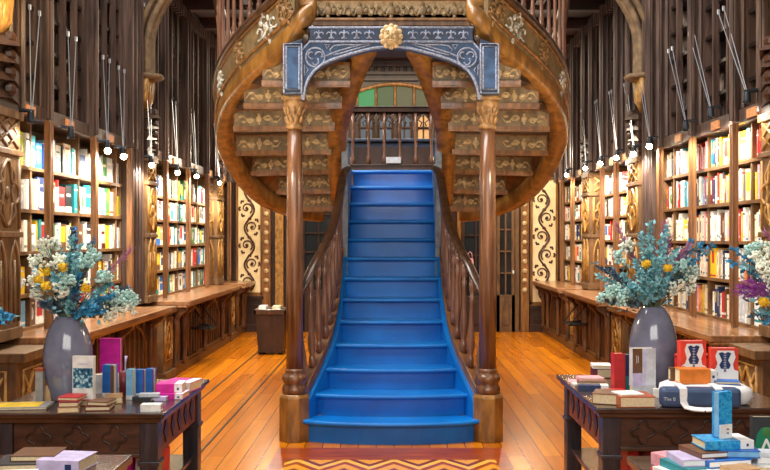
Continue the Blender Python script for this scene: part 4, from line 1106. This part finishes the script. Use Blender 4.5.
flowers([('teal', 640, 232, -.1), ('teal', 646, 252, -.14), ('teal', 662, 236, -.1), ('teal', 656, 258, -.15), ('teal', 636, 262, -.14), ('teal', 668, 226, -.05), ('teal', 622, 274, -.1), ('teal', 608, 288, -.06), ('mint', 612, 292, -.08), ('mint', 604, 296, -.05),
         ('mint', 622, 298, -.1), ('teal', 598, 276, .05), ('grey', 594, 264, .05), ('teal', 632, 286, -.16), ('teal', 654, 284, -.16), ('teal', 666, 280, -.14), ('teal', 674, 268, -.1), ('mint', 682, 268, -.05), ('mint', 692, 274, 0), ('white', 690, 286, -.04),
         ('white', 676, 290, -.1), ('white', 628, 246, .05), ('mint', 618, 258, .02), ('yellow', 646, 264, -.17), ('yellow', 668, 268, -.16), ('mauve', 617, 226, .1), ('mauve', 624, 240, .05), ('mauve', 665, 224, .02), ('mauve', 670, 236, .02), ('mauve', 688, 246, .0), ('mauve', 682, 254, .05),
         ('blue', 702, 242, .05), ('blue', 714, 244, .08), ('blue', 692, 240, .06), ('teal', 650, 222, .04), ('grey', 604, 302, 0), ('teal', 690, 262, .06), ('grey', 610, 270, 0), ('teal', 676, 250, 0), ('teal', 626, 290, -.1), ('teal', 642, 276, -.17), ('teal', 648, 240, -.16)],
        Zr, (653, 308), 'bouquet of teal foliage and mauve plumes in the right grey vase', 8)
ve = 4.4
vase(2.13, ve, .75, .125, .43, 'grey glazed vase just beyond the right edge of the photo')
flowers([('violet', 742, 286, -.1), ('violet', 748, 280, -.12), ('violet', 738, 292, -.05), ('violet', 756, 288, -.12), ('white', 758, 258, -.05), ('white', 764, 268, -.1), ('mint', 752, 250, 0), ('white', 770, 250, 0), ('blue', 734, 250, 0), ('blue', 728, 262, .04), ('teal', 742, 264, 0),
         ('teal', 762, 300, -.1), ('mauve', 766, 232, .03), ('violet', 774, 228, .03), ('blue', 766, 322, -.1), ('teal', 758, 312, -.05), ('yellow', 764, 302, -.14), ('white', 772, 282, -.12), ('grey', 750, 316, .02), ('teal', 780, 270, 0), ('teal', 800, 260, 0), ('white', 806, 250, 0), ('mint', 790, 300, -.1), ('teal', 830, 270, 0)],
        ve, (829, 322), 'bouquet with violet plumes reaching in at the right edge of the photo', 13)
vl = 4.5
vase(-2.2, vl, .75, .12, .40, 'grey glazed vase just beyond the left edge of the photo')
flowers([('blue', 4, 314, 0), ('blue', 10, 318, -.03), ('blue', 2, 322, -.06), ('blue', -2, 306, 0), ('teal', -20, 280, 0), ('teal', -40, 270, 0), ('white', -30, 290, 0), ('teal', -55, 300, 0), ('blue', -12, 300, 0)], vl, (-46, 326), 'blue sprigs reaching in at the left edge of the photo', 17)

# left table ------------------------------------------------------------
TZ = .751
def on(px, py, z=TZ):                          # point on a horizontal surface seen at this pixel
    d = F*(H-z)/(py-VY); return Vector(((px-VX)*d/F, d, z))
p = on(22, 407); bk = book('open-topped booklet with a yellow picture lying at the left of the left table', p, .27, .16, .012, 'grey', .12, art=[('printed_picture', -.42, .34, -.40, .40, 'yellow')])
t = thing('triangle_stand', 'small golden triangle stand behind the grey slab on the left table', 'stand', on(46, 402))
q = on(45, 401); t.location = q; ORG[t.name] = Vector()
MB().prism([(-.03, 0, 0), (.03, 0, 0), (.012, .01, .09)], (0, .012, 0)).build('stand_plate', 'c_tan', t)
t = thing('slim_box', 'slim upright grey metal slab with an orange top on the left table', 'box', on(40, 402)); ORG[t.name] = Vector()
MB().box(-.019, .019, -.015, .015, 0, .155).build('box_body', 'c_grey', t, bevel=.002); MB().box(-.02, .02, -.016, .016, .155, .172).build('orange_cap', 'c_rust', t, bevel=.002)
for i, (px, py, w, d, th, c, rz, lb) in enumerate((
    (65, 413, .095, .12, .026, 'tan', .25, 'small tan book, lowest of the little pile in front of the left vase'),
    (66, 413, .09, .12, .024, 'maroon', .15, 'small dark red book, middle of the little pile before the left vase'),
    (68, 412, .10, .11, .018, 'red', -.1, 'small red book, topmost of the little pile before the left vase'))):
    z = TZ+[0, .0265, .051][i]; b0 = on(px, py, TZ); book(lb, (b0.x, b0.y+.06, z), w, d, th, c, rz)
base = on(85, 398.5, TZ); 
book('white book with a teal floral picture standing by the left vase', on(85, 401), .108, .222, .024, 'white', .08, True, art=[('printed_picture', -.46, .46, -.22, .22, 'flor'), ('title_line', -.2, .2, .31, .335, 'grey')]) if False else None
M['c_bluecover'] = mottled('blue_speckled_cover', [(.4, (20, 128, 196)), (.6, (60, 176, 226)), (.75, (18, 60, 110))], 70, .4)
M['c_flor'] = mottled('teal_floral_print', [(.35, (16, 44, 72)), (.5, (50, 120, 150)), (.62, (190, 226, 230))], 60, .5)
book('white book with a teal floral picture standing against the left vase', (at(84, 0, 4.45).x, 4.45, TZ+.0285), .108, .213, .024, 'white', -.1, True, art=[('printed_picture', -.46, .46, -.24, .22, 'flor'), ('title_line', -.22, .22, .31, .33, 'lilac')])
for i, (px, py, w, d, th, c, rz, lb, dz) in enumerate((
    (96, 411, .115, .12, .022, 'maroon', .1, 'dark red notebook lying flat in the middle of the left table, lower one', 0),
    (98, 411, .10, .11, .02, 'brown', -.15, 'brown notebook lying on the dark red one on the left table', .0225),
    (110, 404, .085, .12, .034, 'tan', .3, 'thick golden edged notebook right of the brown one on the left table', 0),
    (84, 405, .13, .07, .028, 'rust', 0, 'rust coloured notebook lying under the floral picture book', 0))):
    b0 = on(px, py); book(lb, (b0.x, b0.y+.06 if c != 'rust' else 4.45, TZ+dz), w, d, th, c, rz)
book('tall magenta book standing at the back of the left table', on(111, 387), .115, .27, .03, 'magenta', -.05, True, art=[('white_band', -.5, .5, -.5, -.2, 'white')])
book('small white card box between the floral book and the blue book', on(100, 393), .05, .10, .045, 'white', 0, True, cat='box')
book('blue and brown book standing in front of the magenta one', on(110, 396), .062, .165, .045, 'blue', -.15, True, art=[('brown_strip', .22, .5, -.5, .5, 'brown'), ('white_band', -.5, .5, -.5, -.38, 'white')])
t = thing('pen_cup', 'dark plum pen cup with a feather pen on the left table', 'cup', on(124, 394)); ORG[t.name] = Vector()
MB().lathe([(.024, 0), (.026, .12), (.022, .12), (.02, .02)], (0, 0, 0), 14).build('cup', 'c_maroon', t, True)
MB().tube([(.004, 0, .02), (.008, 0, .17), (.012, 0, .20)], [.003, .004, .008], 6).build('feather_pen', 'c_lilac', t, True)
for px, py, w, d, c, lb in ((131, 399, .036, .155, 'sky-blue', 'pale blue slim book standing upright among the blue ones'), (141, 396, .048, .14, 'blue', 'bright blue little book standing upright, left of the pair'), (151, 395, .042, .14, 'blue', 'bright blue little book standing upright, right of the pair')):
    book(lb, on(px, py), w, d, .04, c, -.1, True, art=[('plum_edge', .36, .5, -.5, .5, 'purple'), ('white_foot', -.5, .36, -.5, -.38, 'white')] if c == 'blue' else [('white_foot', -.5, .5, -.5, -.36, 'silver')])
for px, py, w, d, th, z, c, rz, lb in ((171, 399, .135, .13, .028, 0, 'magenta', -.06, 'magenta boxed book, lower of the front pair at the right of the left table'),
    (169, 398, .135, .12, .044, .0285, 'magenta', .04, 'magenta boxed book, upper of the front pair at the right of the left table'),
    (180, 391, .16, .16, .05, 0, 'magenta', -.2, 'magenta boxed book lying behind the front pair on the left table')):
    b0 = on(px, py); o = book(lb, (b0.x, b0.y+.05, TZ+z), w, d, th, c, rz, spine='y')
    MB().box(w*.2, w*.5, -d/2-.0015, -d/2, .002, th-.002).box(w*.2, w*.5, -d/2, d/2, th, th+.001).build('white_label', 'white', o)
    MB().box(w*.3, w*.38, -d/2-.0025, -d/2-.0015, th*.3, th*.6).build('label_mark', 'c_navy', o)
book('small white box lying near the front corner of the left table', on(150, 412)+Vector((0, .03, 0)), .095, .05, .034, 'white', .03, cat='box', spine='y')
book('dark slim case lying behind the small white box', on(142, 402)+Vector((0, .03, 0)), .10, .05, .022, 'charcoal', -.2, cat='case', spine='y')
book('silver slim box lying across the dark case', (on(146, 402).x+.01, on(146, 402).y+.03, TZ+.0232), .10, .045, .016, 'silver', .12, cat='box', spine='y')
book('white and lilac slim box in front of the two blue little books', on(154, 402)+Vector((.01, .05, 0)), .09, .04, .02, 'lilac', -.1, cat='box', spine='y')

# lower left stand ------------------------------------------------------
S1 = .681
def on1(px, py): return on(px, py, S1)
book('grey brown hardback lying on the lower left stand', (-1.42, 3.52, S1), .24, .17, .03, 'charcoal', .1)
book('dark olive hardback lying on the grey brown one at lower left', (-1.40, 3.55, S1+.0305), .17, .15, .022, 'brown', .04)
o = book('white book with a navy square lying on the lower left stand', (-1.27, 3.5, S1), .17, .16, .048, 'lilac', -.12, spine='y')
MB().box(.03, .055, -.0815, -.08, .012, .034).build('navy_square', 'c_navy', o)
book('white paperback in front of the grey brown hardback at lower left', (-1.42, 3.29, S1), .2, .15, .028, 'white', .15)
book('rust paperback beside the white paperback at lower left', (-1.25, 3.28, S1), .12, .12, .022, 'rust', .1)
book('navy book standing at the left edge of the lower left stand', (-1.545, 3.36, S1), .09, .17, .05, 'navy', .1, True)

# right table -----------------------------------------------------------
for px, py, w, d, th, z, c, rz, lb in ((577, 384, .085, .11, .012, 0, 'pink', -.2, 'thin pink booklet at the far left corner of the right table'), (581, 386, .08, .10, .01, .0, 'white', .1, 'thin white booklet near the far left corner of the right table'),
    (594, 388, .16, .12, .034, 0, 'brown', -.15, 'brown notebook lying near the left of the right table'), (592, 387, .13, .11, .014, .0345, 'pink', .1, 'pink booklet lying on the brown notebook'),
    (603, 378, .09, .12, .055, 0, 'maroon', .1, 'maroon notebook lying behind the brown notebook on the right table'), (603, 378, .11, .12, .02, .0555, 'white', -.1, 'white booklet on the maroon notebook on the right table')):
    b0 = on(px, py); book(lb, (b0.x, b0.y+.05, TZ+z), w, d, th, c, rz)
b0 = on(594, 391); o = book('navy slim case with a white end lying on the right table', (b0.x, b0.y+.03, TZ), .16, .06, .03, 'navy', -.12, cat='case', spine='y')
MB().box(.04, .081, -.031, .031, .002, .031).build('white_end', 'white', o)
b0 = on(613, 405); o = book('brown notebook with cream page edges at the front of the right table', (b0.x, b0.y+.08, TZ), .15, .15, .052, 'brown', -.35)
book('thick cream edged book lying at the front of the right table', on(638, 408)+Vector((0, .09, 0)), .175, .16, .052, 'rust', .03)
o = book('thin white leaflet lying on the thick cream edged book', on(633, 408)+Vector((0, .10, .0525)), .12, .12, .006, 'white', .2)
book('red slipcased book standing beside the right vase', on(618, 391), .062, .205, .05, 'red', .15, True)
book('dark navy book standing between the red book and the right vase', on(629, 391)+Vector((.01, .04, 0)), .055, .195, .05, 'navy', .1, True, art=[('teal_band', -.5, .5, -.5, -.1, 'teal')])
o = book('small grey box lying under the brown and silver book', on(644, 396)+Vector((0, .03, 0)), .125, .07, .052, 'silver', 0, cat='box', spine='y')
gz = TZ+.0525; q = on(644, 396)
o = book('brown and silver book standing on the small grey box', (q.x, q.y+.03, gz), .125, .195, .05, 'silver', .1, True, art=[('brown_cover', -.5, -.08, -.16, .5, 'brown'), ('title_line', -.36, -.31, .1, .32, 'white'), ('title_line', -.28, -.24, .12, .3, 'white'), ('silver_shine', .0, .08, -.5, .5, 'lilac'), ('pale_foot', -.5, -.08, -.5, -.16, 'lilac')])
book('red notebook lying behind the cream edged book on the right table', on(618, 397)+Vector((0, .06, 0)), .10, .06, .03, 'red', .1)
book('maroon slim case lying in front of the small grey box', on(636, 398)+Vector((0, .0, .0)), .10, .03, .022, 'maroon', -.03, cat='case', spine='y')
book('small white card box between the grey box and the tote bag', on(658, 398)+Vector((0, .02, 0)), .04, .03, .045, 'white', -.3, cat='box', spine='y')
# tote bag
bgp = on(700, 408); bx, by = bgp.x+.045, bgp.y+.18
tb = thing('tote_bag', 'white and navy tote bag lying flat on the right table', 'bag', (bx, by, TZ), rz=-.06); ORG[tb.name] = Vector()
b = MB()
def ringpts(z, sx_, sy_): return [Vector((sx_*math.copysign(abs(math.cos(a))**.5, math.cos(a)), sy_*math.copysign(abs(math.sin(a))**.5, math.sin(a)), z)) for a in [2*PI*i/28 for i in range(28)]]
layers = [(0, .19, .13), (.01, .205, .148), (.045, .218, .155), (.075, .212, .152), (.09, .18, .125), (.096, .1, .08)]
vs = []; 
for z, a, c in layers: vs += [p+Vector((.045, .02, 0)) for p in ringpts(z, a, c)]
fs = [(i*28+j, i*28+(j+1) % 28, (i+1)*28+(j+1) % 28, (i+1)*28+j) for i in range(len(layers)-1) for j in range(28)] + [tuple(range(27, -1, -1)), tuple(range(len(layers)*28-28, len(layers)*28))]
ms_ = []
for f in fs:
    c = sum((vs[i] for i in f), Vector())/len(f); ms_.append(0)
b.add(vs, fs); b.m = ms_; b.build('bag_body', 'white', tb, True)
nv = MB().box(-.215, .165, -.187, -.10, .0, .094); nv.build('navy_front', 'c_slate', tb, bevel=.018)
sp_ = MB()
for xs in (-.115, .055):
    sp_.sweep([(xs, -.06, .099), (xs, -.15, .0985), (xs, -.190, .092), (xs, -.193, .06), (xs, -.193, .03), (xs+.01, -.21, .008), (xs+.04, -.235, .004), (xs+.085, -.25, .004)] if xs < 0 else [(xs, -.06, .099), (xs, -.15, .0985), (xs, -.190, .092), (xs, -.193, .06), (xs, -.193, .03), (xs-.01, -.21, .008), (xs-.04, -.24, .004), (xs-.085, -.25, .004)],
              [(-.018, -.003), (.018, -.003), (.018, .003), (-.018, .003)], up=Vector((0, -.3, 1)).normalized())
sp_.build('strap', 'white', tb)
def text(s, size, loc, mat, parent, rot=(PI/2, 0, 0)):
    c = bpy.data.curves.new('lettering', 'FONT'); c.body = s; c.size = size; c.extrude = .0006; c.align_x = 'CENTER'; c.align_y = 'CENTER'; c.materials.append(M[mat])
    t_ = bpy.data.objects.new('lettering', c); COL.objects.link(t_); bpy.context.view_layer.update()
    me = bpy.data.meshes.new_from_object(t_); bpy.data.objects.remove(t_); o = bpy.data.objects.new('lettering', me); COL.objects.link(o); o.parent = parent; o.location = loc; o.rotation_euler = rot; return o
text('The B', .024, (-.180, -.1875, .042), 'c_silver', tb)
text('the world', .026, (-.02, -.1875, .055), 'c_silver', tb) if False else None
TT = TZ+.097
def corset_box(label, loc, w, h, t_, rz):
    o = book(label, loc, w, h, t_, 'scarlet', rz, True, cat='box', pages='white')
    def tr(b): b.v = [Vector((v.x, t_/2-v.z, v.y+h/2)) for v in b.v]; return b
    z = t_
    def poly(pts, z0, z1): return MB().prism([(x*w, y_*h, z0) for x, y_ in pts], (0, 0, z1-z0))
    tr(poly([(-.46, -.5), (.5, -.5), (.5, -.22), (.34, -.16), (.30, .0), (.40, .22), (.34, .42), (-.26, .42), (-.34, .25), (-.26, .02), (-.32, -.12), (-.46, -.2)], z, z+.0012)).build('white_field', 'white', o)
    tr(poly([(-.14, -.14), (.16, -.14), (.22, -.02), (.12, .12), (.24, .34), (.12, .38), (.01, .33), (-.10, .38), (-.22, .34), (-.10, .12), (-.20, -.02)], z+.0012, z+.0022)).build('navy_corset', 'c_navy', o)
    b = MB()
    for i in range(6): b.box(-.05*w, .07*w, (-.1+.075*i)*h, (-.085+.075*i)*h, z+.0022, z+.003)
    b.box(.002*w, .018*w, -.24*h, .3*h, z+.0022, z+.0028); tr(b).build('lacing', 'c_silver', o)
    tr(poly([(-.03, -.24), (.05, -.24), (.05, -.15), (-.03, -.15)], z+.0012, z+.002)).build('navy_tassel', 'c_navy', o)
    b = MB().tube([(-.4*w+.018*math.cos(a), -.3*h+.018*math.sin(a), z+.002) for a in [2*PI*i/16 for i in range(16)]], .002, 4, closed=True); tr(b).build('grey_swirl', 'c_grey', o)
q = at(690, 378, 4.62)
y1 = 4.66
corset_box('red and white box with a navy corset picture, the taller left one', (at(691.5, 0, y1).x, y1, TT+.012), .135, .185, .05, .06)
book('orange box lying in front of the left corset box on the tote bag', (at(691, 0, 4.55).x, 4.53, TT), .155, .09, .072, 'orange', 0, cat='box', spine='y')
book('brown card box beside the orange box on the tote bag', (at(675, 0, 4.6).x-.0, 4.62, TT), .05, .05, .062, 'brown', .0, cat='box', spine='y')
o = book('small white box at the right end of the orange box', (at(710, 0, 4.56).x, 4.545, TT), .034, .07, .062, 'white', 0, cat='box', spine='y')
MB().box(-.006, .006, -.0362, -.035, .025, .038).build('navy_square', 'c_navy', o)
corset_box('red and white box with a navy corset picture, the right one', (at(723, 0, 4.62).x, 4.62, TT), .138, .165, .05, -.03)
for px, lb in ((677.5, 'small red tin standing left of the corset boxes'), (707, 'small red tin standing between the two corset boxes')):
    t = thing('red_tin', lb, 'tin', (at(px, 0, 4.72).x, 4.71, TT-.001)); ORG[t.name] = Vector()
    MB().lathe([(.017, 0), (.018, .01), (.018, .105), (.016, .11)], (0, 0, 0), 14).build('tin_body', 'c_red', t, True); MB().lathe([(.019, .105), (.019, .12), (.012, .124)], (0, 0, 0), 14).build('lid', 'c_red', t, True)
book('flat blue book lying on the tote bag before the right corset box', (at(727, 0, 4.5).x, 4.51, TT), .12, .09, .014, 'blue', -.15)

# pile on the low stand ---------------------------------------------------
S2 = .621
def pb(px, z, y, w, d, th, c, rz, lb, **k): return book(lb, (at(px, 0, y).x, y, S2+z), w, d, th, c, rz, **k)
pb(684, 0, 3.56, .15, .20, .034, 'white', .35, 'white paperback at the bottom left of the blue and white pile')
pb(733, 0, 3.45, .23, .16, .030, 'sky-blue', -.12, 'pale blue paperback at the bottom middle of the pile', pages='white')
pb(691, .0345, 3.57, .16, .19, .030, 'teal', .3, 'teal paperback with white edges, second up at the left of the pile', pages='white')
pb(690, .065, 3.58, .13, .16, .026, 'lilac', .1, 'lilac white paperback, third up at the left of the pile', pages='white')
pb(738, .0305, 3.44, .21, .15, .030, 'white', .06, 'white paperback lying on the pale blue one in the pile', pages='c_silver')
pb(722, .061, 3.56, .19, .12, .028, 'blue', .22, 'bright blue paperback in the middle of the pile', pages='white')
pb(741, .0610, 3.41, .12, .09, .026, 'tan', .3, 'golden brown notebook lying at the front of the pile')
pb(703, .092, 3.60, .12, .16, .022, 'brown', .25, 'brown edged paperback under the top left of the pile', pages='white')
pb(735, .0895, 3.60, .16, .13, .028, 'blue', -.1, 'bright blue book directly under the top book of the pile', pages='c_sky-blue')
o = pb(722, .1180, 3.62, .20, .13, .034, 'bluecover', .1, 'speckled blue book with a white end lying on top of the pile', spine='y')
MB().box(.045, .1005, -.0655, .0655, .001, .0345).build('white_end', 'white', o); MB().box(.07, .078, -.067, -.0655, .012, .022).build('navy_square', 'c_navy', o)
o = book('blue speckled book standing upright on top of the pile', (at(722, 0, 3.62).x, 3.62, S2+.1525), .066, .186, .04, 'bluecover', .42, True, spine='r', pages='c_sky-blue', art=[('white_foot', -.5, .5, -.5, -.2, 'white'), ('red_mark', .05, .25, -.33, -.29, 'red'), ('navy_mark', .05, .25, -.42, -.37, 'blue')])
pb(668, 0, 3.76, .08, .12, .05, 'pink', .4, 'pink white book at the left foot of the pile')
pb(760, 0, 3.60, .09, .17, .06, 'white', -.3, 'white book lying at the right end of the pile')
pb(765, .0605, 3.62, .10, .14, .03, 'silver', -.1, 'silver grey book lying on the white one at the right end of the pile', pages='white')
# red ribbon
b = MB()
b.sweep([(at(676, 0, 3.8).x, 3.72, S2+.055), (at(668, 0, 3.78).x, 3.76, S2+.03), (at(660, 0, 3.76).x, 3.76, S2+.006), (at(652, 0, 3.7).x, 3.7, S2+.004)], [(-.012, -.001), (.012, -.001), (.012, .001), (-.012, .001)])
b.sweep([(at(679, 0, 3.8).x, 3.66, S2+.055), (at(668, 0, 3.68).x, 3.68, S2+.022), (at(656, 0, 3.65).x, 3.64, S2+.004)], [(-.008, -.001), (.008, -.001), (.008, .001), (-.008, .001)])
tag(b.build('ribbon', 'c_red', origin=(at(668, 0, 3.7).x, 3.7, S2)), 'red ribbon strips trailing left from the pile of books', 'ribbon')
# green A book at the right edge
gy = 3.86
o = book('black book with a green emblem and letter A at the right edge', (at(765, 0, gy).x, gy, S2), .118, .19, .035, 'charcoal', -.05, True)
def trg(b): b.v = [Vector((v.x, .0175-v.z, v.y+.095)) for v in b.v]; return b
M['c_emerald'] = plain('emerald_print', (20, 128, 92), .5)
trg(MB().prism([(-.06, -.1, .035), (.06, -.1, .035), (.04, .02, .035), (.02, .05, .035), (-.02, .05, .035), (-.04, .02, .035)], (0, 0, .001))).build('green_emblem', 'c_emerald', o)
trg(MB().blob((0, .03, .036), (.02, 0, 0), (0, .024, 0), (0, 0, .002))).build('pale_green_leaf', 'c_green', o)
tx = text('A', .11, (0, -.0195, .055), 'white', o)
pb(757, 0.0, 3.44, .14, .12, .03, 'white', .1, 'white booklet in front of the black and green book')

# things on the lower shelves -------------------------------------------
LS = .326
for x, y, c, lb, rz in ((-1.20, 4.62, 'red', 'red book on the lower shelf of the left table, standing at its right end', -.2), (-1.27, 4.60, 'white', 'white book leaning by the red one on the lower shelf of the left table', -.2), (-1.34, 4.58, 'magenta', 'magenta book on the lower shelf of the left table', -.1)):
    book(lb, (x, y, LS), .05, .17, .12, c, rz, True, spine='r')
for x, y, c, lb, rz in ((1.2, 4.62, 'red', 'red book on the lower shelf of the right table, standing at its left end', .2), (1.28, 4.6, 'maroon', 'maroon book on the lower shelf of the right table', .2)):
    book(lb, (x, y, LS), .06, .17, .12, c, rz, True)
t = thing('round_basket', 'dark round basket on the lower shelf of the right table', 'basket', (1.42, 4.66, LS)); ORG[t.name] = Vector()
MB().lathe([(.08, 0), (.10, .03), (.112, .10), (.108, .15), (.10, .15), (.10, .04)], (0, 0, 0), 22).build('basket_body', 'dark', t, True)
MB().lathe([(.112, .143), (.118, .152), (.112, .161), (.1, .152), (.112, .143)], (0, 0, 0), 22).build('basket_rim', 'c_maroon', t, True)

# ------------------------------------------------------------------ light
def area(name, loc, tgt, sx_, sy_, e, col):
    L = bpy.data.lights.new(name, 'AREA'); L.shape = 'RECTANGLE'; L.size = sx_; L.size_y = sy_; L.energy = e; L.color = col
    o = bpy.data.objects.new(name, L); COL.objects.link(o); o.location = loc
    o.rotation_euler = (Vector(tgt)-Vector(loc)).to_track_quat('-Z', 'Y').to_euler(); return o
area('skylight', (-2.2, 5.6, 7.8), (1.2, 7.2, 1.0), 2.6, 6.5, 760, (1, .96, .92))
area('street_window', (0, -1.3, 3.4), (0, 7, 1.2), 4.5, 2.6, 190, (1, .95, .88))
area('gallery_fill', (0, 13.2, 4.5), (0, 13.2, 0), 2.5, 2.5, 130, (1, .84, .62))  # unseen overhead panel, added to lift the back of the room
for sx in (-1, 1):
    L = bpy.data.lights.new('aisle_fill', 'SPOT'); L.energy = 240; L.spot_size = 2.3; L.spot_blend = .5; L.color = (1, .82, .58); L.shadow_soft_size = .25  # added overhead spots without a fixture, more light for aisles and shelves
    o = bpy.data.objects.new('aisle_fill', L); COL.objects.link(o); o.location = (sx*1.7, 11.0, 3.6)
    L = bpy.data.lights.new('back_wall_fill', 'POINT'); L.energy = 60; L.color = (1, .88, .68); L.shadow_soft_size = .1  # unseen pair added to brighten the scroll panels and back wall
    o = bpy.data.objects.new('back_wall_fill', L); COL.objects.link(o); o.location = (sx*2.0, 14.0, 2.9)
    L = bpy.data.lights.new('stair_fill', 'POINT'); L.energy = 34; L.color = (1, .84, .62); L.shadow_soft_size = .12  # unseen points added to warm the underside of the curved flights
    o = bpy.data.objects.new('stair_fill', L); COL.objects.link(o); o.location = (sx*1.15, 6.3, 2.2)
for sx, e in ((-1, 14), (1, 6)):
    L = bpy.data.lights.new('corbel_lamp', 'POINT'); L.energy = e; L.color = (1, .72, .34); L.shadow_soft_size = .06
    o = bpy.data.objects.new('corbel_lamp', L); COL.objects.link(o); o.location = (sx*2.38, 6.1, 3.2)
w = bpy.data.worlds.new('world'); sc.world = w; w.use_nodes = True
w.node_tree.nodes['Background'].inputs[0].default_value = (1, .94, .86, 1); w.node_tree.nodes['Background'].inputs[1].default_value = .1

# ------------------------------------------------------------------ camera
cd = bpy.data.cameras.new('camera'); cam = bpy.data.objects.new('camera', cd); COL.objects.link(cam)
cam.location = (0, 0, H); cam.rotation_euler = (PI/2, 0, 0)
cd.sensor_width = 36; cd.lens = 36*F/770; cd.shift_x = -(VX-385)/770; cd.shift_y = (VY-235)/770; cd.clip_start = .05
sc.camera = cam
sc.view_settings.view_transform = 'Standard'; sc.view_settings.look = 'None'; sc.view_settings.gamma = 1
sc.view_settings.exposure = 0.45
